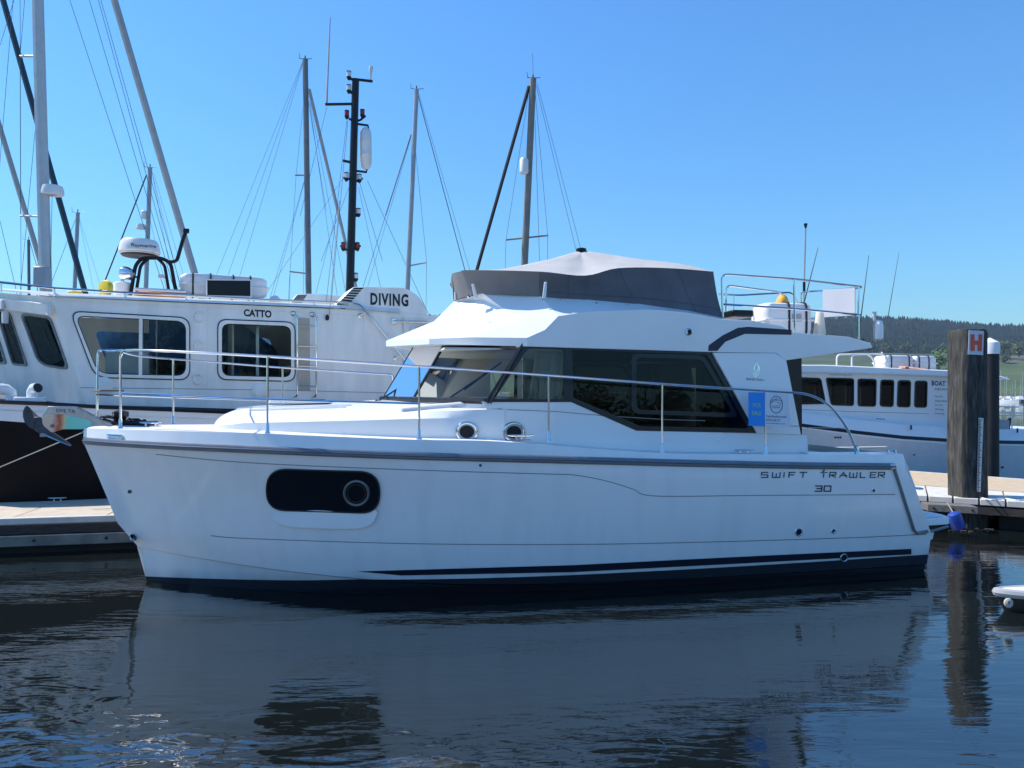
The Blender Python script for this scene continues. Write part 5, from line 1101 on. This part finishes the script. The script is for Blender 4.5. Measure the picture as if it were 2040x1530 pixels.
for k, (tx, u1) in enumerate((('Boat Trips', 1877), ('Private Charter', 1888), ('Dive Trips', 1878), ('Diving', 1880), ('Fishing', 1881))):
    v = 788 + 8.6 * k; text_mb(tx, f_, (1863, v), (u1, v + .4), (u1, v + 4), (1863, v + 3.6)).build('service_lettering', M['letterb'], trip)
text_mb('www.boattrips.com', f_, (1652, 745), (1697, 746), (1697, 749), (1652, 748)).build('web_lettering', M['letterb'], trip)
# aft deck rails and bits
for v in (809, 822, 827): MB().tube([tp(1960, v, .1), tp(2030 if v == 809 else 2120, v + 2, .1)], .018, 6).build('deck_rail', M['liferaft'], trip)
for u in (1977, 2016, 2060): MB().tube([tp(u, 858, .1), tp(u, 809, .1)], .016, 6).build('rail_post', M['liferaft'], trip)
m_ = MB(); m_.box(tp(1985, 848, -.3), .5, .3, .3, (TF.A, TN)); m_.build('deck_box', M['greyp'], trip, bevel=.03)
MB().plate([tp(u, v, -.2) for u, v in ((2003, 858), (2008, 838), (2015, 832), (2012, 858))], (), TN * -.06).build('deck_chair', M['dark'], trip)
# roof hoops, rails and gear
hp_ = [MB().tube(fillet([tp(u, 733, -.4), tp(u, 706, -.4), tp(u + 62, 705, -.4), tp(u + 74, 716, -.4), tp(u + 76, 736, -.4)], .12), .022, 8).build('roof_hoop', M['liferaft'], trip) for u in (1667, 1697)]
MB().tube(fillet([tp(1637, 742, .02), tp(1642, 734, .02), tp(1780, 736, .02), tp(1890, 742, .02)], .08), .014, 6).build('roof_rail', M['greyp'], trip)
for u in (1709, 1779): MB().tube([tp(u, 735, .02), tp(u, 744, .02)], .012, 6).build('rail_post', M['greyp'], trip)
MB().tube([tp(1757, 702, -.8), tp(1791, 503, -.8)], [.014, .004], 6).build('whip_antenna', M['wire'], trip)
MB().lathe(tp(1757, 706, -.8), [(.03, -.25), (.03, 0), (.02, .06)], 8).build('antenna_base', M['liferaft'], trip)
raft('life_raft', 'white life raft canister on the trip boat roof nearest the hoops', tp(1780, 737, -.6), .82, .5, .36, (TF.A, TN), (-.3, .3), group=None)
raft('life_raft', 'white life raft canister on the trip boat roof nearest the timber pile', tp(1832, 738, -.6), .62, .5, .36, (TF.A, TN), (-.34, .1), group=None)
kb = thing('orange_paddle_board', 'pale orange paddle board lying on the trip boat roof edge', 'board', tp(1823, 744, -.1))
rows = []
for j in range(15):
    a = j / 14; w_ = .16 * math.sin(math.pi * (.12 + .8 * a)); c = tp(1793 + 60 * a, 735 + 7 * a, -.12) + Vector((0, 0, .03))
    rows.append([c + TN * w_, c + Vector((0, 0, .05)), c - TN * w_, c - Vector((0, 0, .04))])
MB().loft(rows, close_rows=True, caps=True).build('board', mat('pale_orange', (.62, .36, .26), .5, var=.2, vscale=8), kb, smooth=60)
MB().box(tp(1807, 737, -.02) + Vector((0, 0, .05)), .08, .02, .05, (TF.A, TN)).build('badge', M['red'], kb)

# ------------------------------------------------------------------ sailing yachts further off: hull, mast, spreaders, rigging, furled sails
def yacht(label, D, mast, wpx, mm, hullm='gwhite2', L=10.5, head=1, bow=1, boom=True, a=8):
    """mast = (u0, v0, u1, v1): its top and a lower point in the photo; bow = +1 when the bow lies to the right"""
    u0, v0, u1, v1 = mast; T_, B_ = at(u0, v0, D), at(u1, v1, D); k_ = (1.25 - B_.z) / (T_.z - B_.z); foot = B_ + (T_ - B_) * k_
    y = thing('sailing_yacht', label, 'sailing yacht', (foot.x, foot.y, 0), 'sailing yachts behind the motor boats')
    fm = Frame(foot.x, foot.y, a); rows = []
    for j in range(17):
        q = j / 16; s_ = (q - .5) * L + bow * .6; w_ = (1.6 * math.sin(math.pi * min(1, (q if bow < 0 else 1 - q) * .62 + .02)) ** .8)
        sh = .12 * ((q - .5) * 2) ** 2; rows.append([fm.p(s_, 0, -.5), fm.p(s_, w_ * .8, 0), fm.p(s_, w_, .6), fm.p(s_, w_ * .97, 1.05 + sh), fm.p(s_, 0, 1.15 + sh), fm.p(s_, -w_ * .97, 1.05 + sh), fm.p(s_, -w_, .6), fm.p(s_, -w_ * .8, 0)])
    MB().loft(rows, close_rows=True, caps=True).build('hull', M[hullm], y, smooth=40)
    cb_ = MB(); cb_.plate([fm.p(s_, .75, z_) for s_, z_ in ((-2.2, 1.1), (1.8, 1.1), (1.2, 1.5), (-2.0, 1.6))], (), fm.N * -1.5); cb_.build('coachroof', M['gwhite2'], y, bevel=.05)
    r_ = wpx * D / F / 2; mo = MB().tube([foot, T_], [r_ * 1.04, r_ * .9], 10).build('mast', M[mm], y)
    if boom: MB().tube([foot + Vector((0, 0, .9)), foot + Vector((-bow * 3.6, 0, 1.0))], .09, 8).build('boom', M['sailg'], y)
    if head:
        MB().tube([T_, T_ + Vector((0, 0, 7 * D / F))], .02, 6).build('masthead_light', M['dark'], mo)
        h_ = MB(); h_.tube([T_ + Vector((-12 * D / F, 0, 2 * D / F)), T_, T_ + Vector((14 * D / F, 0, 1.5 * D / F))], .012, 5); h_.tube([T_ + Vector((-11 * D / F, 0, 2 * D / F)), T_ + Vector((-12 * D / F, 0, 12 * D / F))], .008, 4); h_.build('wind_vane', M['wire'], mo)
    y['_D'] = D
    def stay(p, q, r=.006, m2='wire', nm='stay', dq=0):
        a_, b_ = at(*p, D), at(*q, D + dq)
        if q[1] >= 535 or nm.startswith('furled'): b_ = a_ + (b_ - a_) * ((a_.z - 1.3) / (a_.z - b_.z))     # down to the deck
        MB().tube([a_, b_], r, 6 if r > .02 else 4).build(nm, M[m2], y)
    def spread(p, q, r=.025): MB().tube([at(*p, D), at(*q, D)], r, 6).build('spreader', M[mm], mo)
    def dome(u, v, w, h):
        c = at(u, v, D); MB().lathe(c, [(.5 * w * D / F, 0), (.52 * w * D / F, .3 * h * D / F), (.45 * w * D / F, h * D / F), (.1 * w * D / F, h * D / F * 1.05)], 16).build('radar', M['liferaft'], mo)
    return y, stay, spread, dome, mo, fm
# big grey mast at the left edge, its two thick furled headsails out to the right
y, stay, spread, dome, mo, fm = yacht('large yacht whose broad pale mast rises at the left edge of the picture', 19, (68, -260, 92, 600), 23, 'mastw', L=13, head=0)
for p, q in (((40, 112), (76, 112)), ((40, 430), (82, 431))): spread(p, q, .028)
spread((82, 82), (88, 112), .02); dome(105, 388, 40, 17); spread((90, 388), (112, 388), .03)
MB().box(at(84, 552, 18.8), .32, .3, .52).build('mast_winch_box', M['greyp'], mo, bevel=.05)
stay((128, -340), (388, 545), .085, 'sailg', 'furled_headsail')
for p, q in (((139, 0), (322, 560)), ((178, 0), (345, 570)), ((196, 0), (352, 570)), ((201, 0), (360, 570)), ((40, 0), (42, 585)), ((49, 0), (40, 112)), ((40, 112), (41, 430)), ((70, 260), (40, 585)), ((78, 400), (75, 560)), ((104, 380), (100, 590)), ((28, 0), (0, 90)), ((26, 0), (-8, 420))): stay(p, q, .007)
# yacht beyond the left edge with teal and grey furled sails
y, stay, spread, dome, mo, fm = yacht('yacht left of the picture showing only its dark teal furled headsail', 22, (-190, -260, -170, 600), 18, 'mastg', L=12, head=0, a=4)
stay((-70, -272), (172, 592), .080, 'sailt', 'furled_headsail'); stay((-92, -50), (86, 540), .07, 'sailg', 'furled_staysail')
for p, q in (((0, 440), (28, 560)), ((100, 340), (78, 540)), ((97, 322), (104, 360))): stay(p, q, .008)
# far small masts
y, stay, spread, dome, mo, fm = yacht('distant yacht with a slim mast just right of the broad pale mast', 36, (155, 424, 148, 590), 8, 'mastg', L=8)
stay((153, 430), (104, 560), .012); stay((156, 428), (205, 585), .006); stay((156, 428), (188, 585), .006)
y, stay, spread, dome, mo, fm = yacht('far yacht with the shortest mast left of the broad pale mast', 52, (57, 478, 58, 590), 6, 'mastd', L=8)
stay((59, 480), (76, 540), .02)
y, stay, spread, dome, mo, fm = yacht('yacht with a radar pod on its slim mast behind the radome', 30, (299, 334, 290, 590), 9, 'mastg', L=9, bow=-1)
dome(281, 456, 18, 9); MB().box(at(287, 428, 29.9), .18, .2, .34).build('radar_reflector', M['liferaft'], mo, bevel=.05)
stay((292, 348), (209, 560), .025, 'sailb', 'furled_headsail')
for p, q in (((302, 340), (360, 575)), ((303, 342), (345, 570)), ((297, 430), (330, 570)), ((306, 345), (375, 580))): stay(p, q, .006)
# the grey mast with three backstays
y, stay, spread, dome, mo, fm = yacht('yacht with dark grey mast and long fan of stays left of the black mast', 24, (608, 118, 615, 600), 12, 'mastd', L=10)
stay((616, 178), (690, 492), .055, 'sailg', 'furled_headsail')
for p, q in (((604, 120), (432, 545)), ((604, 122), (455, 546)), ((604, 124), (478, 548)), ((606, 190), (590, 348)), ((590, 348), (578, 540)), ((578, 540), (577, 590)), ((609, 350), (545, 570)), ((609, 352), (549, 575)), ((608, 356), (604, 590)), ((614, 200), (650, 420)), ((616, 200), (672, 590)), ((618, 205), (690, 590)), ((700, 330), (540, 570)), ((676, 400), (628, 590))): stay(p, q, .0055)
spread((588, 349), (611, 349)); spread((577, 541), (613, 545))
y, stay, spread, dome, mo, fm = yacht('yacht with slender raked grey mast just right of the black mast', 25, (830, 178, 811, 590), 10, 'mastg', L=10, bow=-1)
for p, q, r in (((819, 268), (768, 430), .018), ((768, 430), (722, 575), .008), ((819, 272), (730, 580), .006), ((832, 186), (928, 545), .013), ((834, 186), (942, 560), .006), ((828, 300), (850, 522), .006), ((850, 522), (849, 590), .006), ((732, 360), (860, 640), .007), ((714, 372), (762, 590), .006)): stay(p, q, r)
spread((813, 530), (850, 523))
y, stay, spread, dome, mo, fm = yacht('yacht with bronze mast and black furled headsail behind the canvas cover', 22, (1062, 156, 1044, 545), 15, 'mastb', L=10, bow=-1)
stay((1054, 172), (948, 545), .055, 'sailb', 'furled_headsail'); MB().lathe(at(1044, 346, 21.7), [(.10, 0), (.13, .04), (.13, .38), (.10, .44)], 12).build('radar_reflector', M['liferaft'], mo)
for p, q in (((1070, 165), (1158, 500)), ((1068, 170), (1148, 500)), ((1054, 180), (1008, 478)), ((1008, 478), (1006, 545)), ((1066, 180), (1091, 468)), ((1091, 468), (1091, 520)), ((1066, 240), (1075, 520)), ((1061, 106), (1062, 150))): stay(p, q, .0055)
spread((1008, 478), (1046, 474)); spread((1046, 474), (1092, 469))

# ------------------------------------------------------------------ far shore: hill, forest, fields, moored boats
def hill_z(x, y):
    return 0
rng = np.random.default_rng(5)
RID_U = [-800, 200, 820, 1200, 1600, 1730, 1810, 1900, 1960, 2040, 2300, 2800]; RID_V = [700, 660, 634, 628, 636, 634, 637, 644, 650, 651, 662, 690]
def hill_pt(u, q):
    """q 0 at the shore, 1 on the ridge"""
    D = 820 + 900 * q ** 1.1; vr = np.interp(u, RID_U, RID_V); zr_ = H + (HZ - vr) / F * 1720
    z = 1.0 + (zr_ - 1.0) * q ** 1.15 + 5 * noise.noise(Vector((u * .004, q * 3, 1))) * (1 if 0 < q < 1 else 0)
    return Vector(((u - U0) / F * D, D, z))
def land_mat():
    m, nt, b = newmat('hill_ground'); L = nt.links; geo = nt.nodes.new('ShaderNodeNewGeometry'); n = nt.nodes.new('ShaderNodeTexNoise'); n.inputs['Scale'].default_value = .012; n.inputs['Detail'].default_value = 6; L.new(geo.outputs['Position'], n.inputs[0])
    r_ = nt.nodes.new('ShaderNodeValToRGB'); e = r_.color_ramp.elements; e[0].position = .4; e[0].color = (.045, .065, .03, 1); e[1].position = .62; e[1].color = (.08, .115, .045, 1); L.new(n.outputs[0], r_.inputs[0]); L.new(r_.outputs[0], b.inputs['Base Color']); b.inputs['Roughness'].default_value = .95
    return m
hm_ = MB(); nu, nq = 90, 26; hv = [[hill_pt(-800 + 3600 * i / nu, j / nq) for i in range(nu + 1)] for j in range(nq + 1)]
hm_.loft([[p + Vector((0, -40, -8)) for p in hv[0]]] + hv + [[p + Vector((0, 600, -60)) for p in hv[-1]]]); structure(hm_.build('hill', land_mat(), smooth=60))
def leaf_mat(name, c, c2, sc):
    m, nt, b = newmat(name); L = nt.links; geo = nt.nodes.new('ShaderNodeNewGeometry'); n = nt.nodes.new('ShaderNodeTexNoise'); n.inputs['Scale'].default_value = sc; n.inputs['Detail'].default_value = 5; L.new(geo.outputs['Position'], n.inputs[0])
    r_ = nt.nodes.new('ShaderNodeValToRGB'); e = r_.color_ramp.elements; e[0].position = .38; e[0].color = (*c, 1); e[1].position = .64; e[1].color = (*c2, 1); L.new(n.outputs[0], r_.inputs[0]); L.new(r_.outputs[0], b.inputs['Base Color']); b.inputs['Roughness'].default_value = .9; b.inputs['Specular IOR Level'].default_value = .1
    return m
M['conifer'] = leaf_mat('conifer_foliage', (.012, .026, .024), (.030, .050, .036), .03); M['broad'] = leaf_mat('broadleaf_foliage', (.06, .10, .03), (.13, .20, .05), .15)
# conifer plantation on the hill: a far-off wood read as one mass
V = []; Fc = []
NT = 42000
uu = rng.uniform(500, 2500, NT); qq = rng.uniform(.30, 1.0, NT) ** .9
for u, q in zip(uu, qq):
    if q < .34 + .05 * math.sin(u * .011) + .03 * math.sin(u * .037): continue
    p = hill_pt(u, q); h = rng.uniform(5, 10.5) * (1.0 if rng.random() < .93 else 1.35); w = h * rng.uniform(.2, .34); a0 = rng.uniform(0, 6.28); o = len(V)
    for (r_, z_) in ((w, .12 * h), (w * .55, .55 * h)):
        for k in range(5): V.append((p.x + r_ * math.cos(a0 + k * 1.2566) * rng.uniform(.75, 1.2), p.y + r_ * math.sin(a0 + k * 1.2566), p.z + z_ + rng.uniform(-.05, .05) * h))
    V.append((p.x + rng.uniform(-.3, .3), p.y, p.z + h)); V.append((p.x, p.y, p.z - 2))
    for k in range(5):
        l = (k + 1) % 5; Fc.append((o + k, o + l, o + 5 + l, o + 5 + k)); Fc.append((o + 5 + k, o + 5 + l, o + 10)); Fc.append((o + l, o + k, o + 11))
me = bpy.data.meshes.new('forest'); me.from_pydata(V, [], Fc); me.materials.append(M['conifer']); fo = bpy.data.objects.new('forest', me); col.objects.link(fo); structure(fo, 'stuff')
# broadleaf trees one can tell apart at the foot of the hill
def leafy(c, w, h, n, seed, m_, sz=1.0):
    r = np.random.default_rng(seed); V = []; Fc = []
    lobes = [(Vector((r.uniform(-.3, .3) * w, r.uniform(-.3, .3) * w, h * r.uniform(.35, .8))), w * r.uniform(.22, .34)) for _ in range(9)]
    for k in range(n):
        L_, rad = lobes[r.integers(0, 9)]; d = Vector(r.normal(0, 1, 3)).normalized(); p = Vector(c) + L_ + d * rad * r.uniform(.55, 1.1)
        s_ = w * sz * r.uniform(.035, .075); x = Vector(r.normal(0, 1, 3)).normalized(); y_ = x.orthogonal().normalized(); o = len(V)
        V += [tuple(p + x * s_), tuple(p + y_ * s_ * .8), tuple(p - x * s_), tuple(p - y_ * s_ * .8)]; Fc.append((o, o + 1, o + 2, o + 3))
    mb = MB().add(V, Fc); return mb
def tree(name, label, u, v_base, D, wpx, hpx_, seed, m_, group):
    b_ = at(u, v_base, D); w, h = wpx * D / F, hpx_ * D / F; t_ = thing(name, label, 'tree', (b_.x, b_.y, b_.z - .5), group)
    leafy((b_.x, b_.y, b_.z), w, h, 420, seed, m_).build('crown', m_, t_, smooth=0, weld=False)
    tr = MB(); tr.tube([(b_.x, b_.y, b_.z - 1), (b_.x, b_.y, b_.z + h * .4)], [w * .04, w * .025], 6)
    for k in range(4): a_ = k * 1.6; tr.tube([(b_.x, b_.y, b_.z + h * .3), (b_.x + w * .25 * math.cos(a_), b_.y + w * .25 * math.sin(a_), b_.z + h * .62)], [w * .02, w * .008], 5)
    tr.build('trunk', M['ptimber'], t_)
gl = leaf_mat('spring_leaves', (.07, .12, .035), (.14, .20, .06), .2); g2 = leaf_mat('olive_leaves', (.07, .09, .04), (.14, .16, .07), .2); g3 = leaf_mat('grey_green_leaves', (.05, .075, .045), (.10, .13, .07), .2)
trees_ = [(1870, 735, 640, 52, 36, gl, 'bright spring green tree left of the timber pile beyond the trip boat'), (1847, 706, 980, 16, 24, g3, 'rounded pale tree on the hill foot above the trip boat roof'), (1998, 706, 820, 34, 26, g2, 'broad olive tree right of the white pile cap'),
          (2030, 709, 800, 34, 24, g2, 'olive tree at the right edge on the hill foot'), (1800, 704, 980, 26, 18, g3, 'low grey green tree above the trip boat life rafts'), (1770, 702, 990, 30, 16, g3, 'low grey green tree left of the trip boat antenna'), (1880, 704, 960, 24, 20, g3, 'dark tree hidden partly by the top of the timber pile'), (2003, 728, 700, 26, 26, g3, 'dark rounded tree beside the green field right of the piles'),
          (1690, 702, 980, 34, 16, g3, 'low grey green tree under the flybridge overhang'), (1730, 700, 985, 30, 16, g3, 'low tree between the flybridge overhang and the reflector'), (1975, 700, 900, 26, 16, g3, 'small tree directly behind the white pile cap')]
for i, (u, v, D, w_, h_, m_, lab) in enumerate(trees_): tree('broadleaf_tree', lab, u, v, D, w_, h_, 60 + i, m_, 'trees at the foot of the hill')
# sunlit pasture on the low shore
fmg = mat('pasture', (.065, .10, .035), .95, var=.2, vscale=.03); fmg2 = mat('rough_pasture', (.05, .07, .036), .95, var=.25, vscale=.03)
def field(u0, u1, v0, v1, D0, D1, m_, nm):
    rows = []
    for j in range(9):
        q = j / 8; D = D0 + (D1 - D0) * q; v = v1 + (v0 - v1) * q; rows.append([at(u, v + 2.2 * noise.noise(Vector((u * .01, j * .7, 2))), D) for u in np.linspace(u0, u1, 30)])
    rows.insert(0, [Vector((p.x, p.y - 3, -2)) for p in rows[0]]); rows.append([Vector((p.x, p.y + 4, p.z - 25)) for p in rows[-1]])
    structure(MB().loft(rows).build(nm, m_, smooth=60))
field(860, 2600, 722, 791, 560, 700, fmg, 'field'); field(860, 1950, 704, 730, 705, 860, fmg2, 'field')
field(1940, 2600, 708, 734, 705, 860, mat('bracken', (.10, .095, .055), .95, var=.25, vscale=.05), 'field')
# moored boats under the far shore
random.seed(11)
mo_spec = [(1972 + 4.2 * k + random.uniform(-2, 2), 796.5 + random.uniform(0, 6.5), (0, 1, 2, 0, 3)[k % 5], ('gwhite2', 'gwhite2', 'navy', 'white')[k % 4]) for k in range(30)]
def small_boat(b_, kd, hm3, lab, group, ang):
    Lb = (7.5, 9, 8, 6)[kd]; y = thing('moored_cruiser' if kd == 3 else 'moored_yacht', lab, 'moored boat', b_, group); fm = Frame(b_[0], b_[1], ang); rows = []
    for j in range(9):
        q = j / 8; w_ = 1.3 * math.sin(math.pi * min(1, .08 + q * .62)) ** .7; s_ = (q - .5) * Lb; rows.append([fm.p(s_, 0, -.3), fm.p(s_, w_ * .85, 0), fm.p(s_, w_, .95 + .2 * (1 - q)), fm.p(s_, -w_, .95 + .2 * (1 - q)), fm.p(s_, -w_ * .85, 0)])
    MB().loft(rows, close_rows=True, caps=True).build('hull', M[hm3], y, smooth=40)
    c_ = MB(); c_.plate([fm.p(s_, .8, z_) for s_, z_ in ((-1.8, .95), (1.6, .95), (1.3, 1.7 if kd != 3 else 2.3), (-1.2, 1.6 if kd != 3 else 2.4))], (), fm.N * -1.6); c_.build('cabin', M['gwhite2'], y, bevel=.06)
    MB().box(fm.p(0, .81, 1.35), 1.8, .03, .3, (fm.A, fm.N)).build('cabin_window', M['dark'], y)
    if kd != 3:
        MB().tube([fm.p(-.4, 0, 1), fm.p(-.3, 0, Lb * 1.25 + kd)], .06, 6).build('mast', M['mastw'], y); MB().tube([fm.p(-.4, 0, 2.1), fm.p(2.9, 0, 2.2)], .12, 6).build('boom', M['navy' if kd == 1 else 'sailg'], y); MB().tube([fm.p(-.3, 0, Lb * 1.2), fm.p(-Lb / 2, 0, 1.1)], .03, 4).build('forestay', M['wire'], y)
for u, v, kd, hm3 in mo_spec:
    lab = 'tiny motor cruiser among the boats moored under the far shore' if kd == 3 else ('tiny dark hulled yacht among the boats moored under the far shore' if hm3 == 'navy' else 'tiny white hulled yacht among the boats moored under the far shore')
    small_boat(onz(u, v, 0), kd, hm3, lab, 'boats moored under the far shore', random.choice((-1, 1)) * random.uniform(35, 75))
for (x_, y_, kd, hm3, lab) in ((-9, -8.5, 1, 'white', 'unseen white yacht added behind the camera for the forward cabin glass to mirror'), (1.5, -9, 3, 'white', 'unseen white cruiser added behind the camera for the saloon window to mirror'), (11, -9.5, 0, 'navy', 'unseen dark blue yacht added behind the camera for the aft window to mirror')):
    small_boat(Vector((x_, y_, 0)), kd, hm3, lab, None, random.uniform(-6, 6))  # boats added out of view to give the cabin glass reflections
# ------------------------------------------------------------------ unseen wooded shore added behind the camera: blocks low sky, darkens window reflections
gm_ = MB(); gm_.loft([[Vector((x, -24 - 3 * math.sin(x * .05), -1)) for x in range(-160, 161, 10)], [Vector((x, -25 - 3 * math.sin(x * .05), 1.4)) for x in range(-160, 161, 10)], [Vector((x, -60, 3.5)) for x in range(-160, 161, 10)], [Vector((x, -160, 8)) for x in range(-160, 161, 10)]])
structure(gm_.build('shore', mat('quay_stone', (.10, .105, .11), .9, var=.3, vscale=.4)))
wd = MB()
for k in range(46):
    x = -120 + 240 * (k + random.uniform(0, .8)) / 46; yy = -75 - random.uniform(0, 16); wd.v += (q_ := leafy((x, yy, 2), random.uniform(8, 12), random.uniform(8, 13), 900, 300 + k, None, .55)).v and []
    o = len(wd.v); wd.v += q_.v; wd.f += [tuple(i + o for i in f) for f in q_.f]
structure(wd.build('added_shore_wood', g3, smooth=0, weld=False), 'stuff')

# ------------------------------------------------------------------ cruiser with a blue canopy seen through the dive boat's windows
kc = at(255, 790, 17.5); kr = thing('covered_cruiser', 'cruiser with blue canvas canopy seen through the dive boat windows', 'motor boat', (kc.x, kc.y, 0)); KF = Frame(kc.x, kc.y, 10); rows = []
for j in range(15):
    q = j / 14; s_ = (q - .5) * 8; w_ = 1.5 * math.sin(math.pi * min(1, .06 + q * .6)) ** .6; rows.append([KF.p(s_, 0, -.4), KF.p(s_, w_ * .85, 0), KF.p(s_, w_, 1.3 + .3 * (1 - q)), KF.p(s_, 0, 1.4 + .3 * (1 - q)), KF.p(s_, -w_, 1.3 + .3 * (1 - q)), KF.p(s_, -w_ * .85, 0)])
MB().loft(rows, close_rows=True, caps=True).build('hull', M['gwhite2'], kr, smooth=40)
MB().plate([KF.p(s_, 1.2, z_) for s_, z_ in ((-2.2, 1.4), (3.6, 1.4), (3.4, 3.3), (2.6, 3.9), (-.2, 3.95), (-1.2, 3.0))], (), KF.N * -2.4).build('canopy', mat('blue_canvas', (.03, .13, .33), .8, var=.15), kr, bevel=.12)
MB().plate([KF.p(s_, 1.22, z_) for s_, z_ in ((-.9, 2.4), (.3, 3.05), (2.4, 3.05), (2.4, 2.4))], (), KF.N * -.01).build('canopy_window', M['smoke'], kr)

# ------------------------------------------------------------------ sea air between here and the far hill
hz = MB(); hz.box((0, 1250, 118), 6400, 3900, 260)
ho = hz.build('haze', None, smooth=0); ho.data.materials.clear()
hmz = bpy.data.materials.new('haze_air'); hmz.use_nodes = True; nt = hmz.node_tree; nt.nodes.clear(); o_ = nt.nodes.new('ShaderNodeOutputMaterial'); pv = nt.nodes.new('ShaderNodeVolumePrincipled')
pv.inputs['Color'].default_value = (.62, .78, 1.0, 1); pv.inputs['Density'].default_value = .00010; pv.inputs['Anisotropy'].default_value = .2; nt.links.new(pv.outputs[0], o_.inputs['Volume'])
ho.data.materials.append(hmz); structure(ho, 'stuff')

# ------------------------------------------------------------------ unseen pontoon added under the camera, its sunlit deck bounces light onto the hull
vp = thing('bounce_pontoon', 'unseen pale concrete pontoon added under the camera to bounce light onto the hull', 'pontoon', (0, -.8, 0))
for k in range(16):
    MB().box((-22 + 2.8 * k, -.9, .50), 2.77, 6.2, .14).build('deck_slab', M['concp'], vp, smooth=0)
MB().box((-1, -.9, .0), 44.8, 5.9, .84).build('float', M['pfloat'], vp)
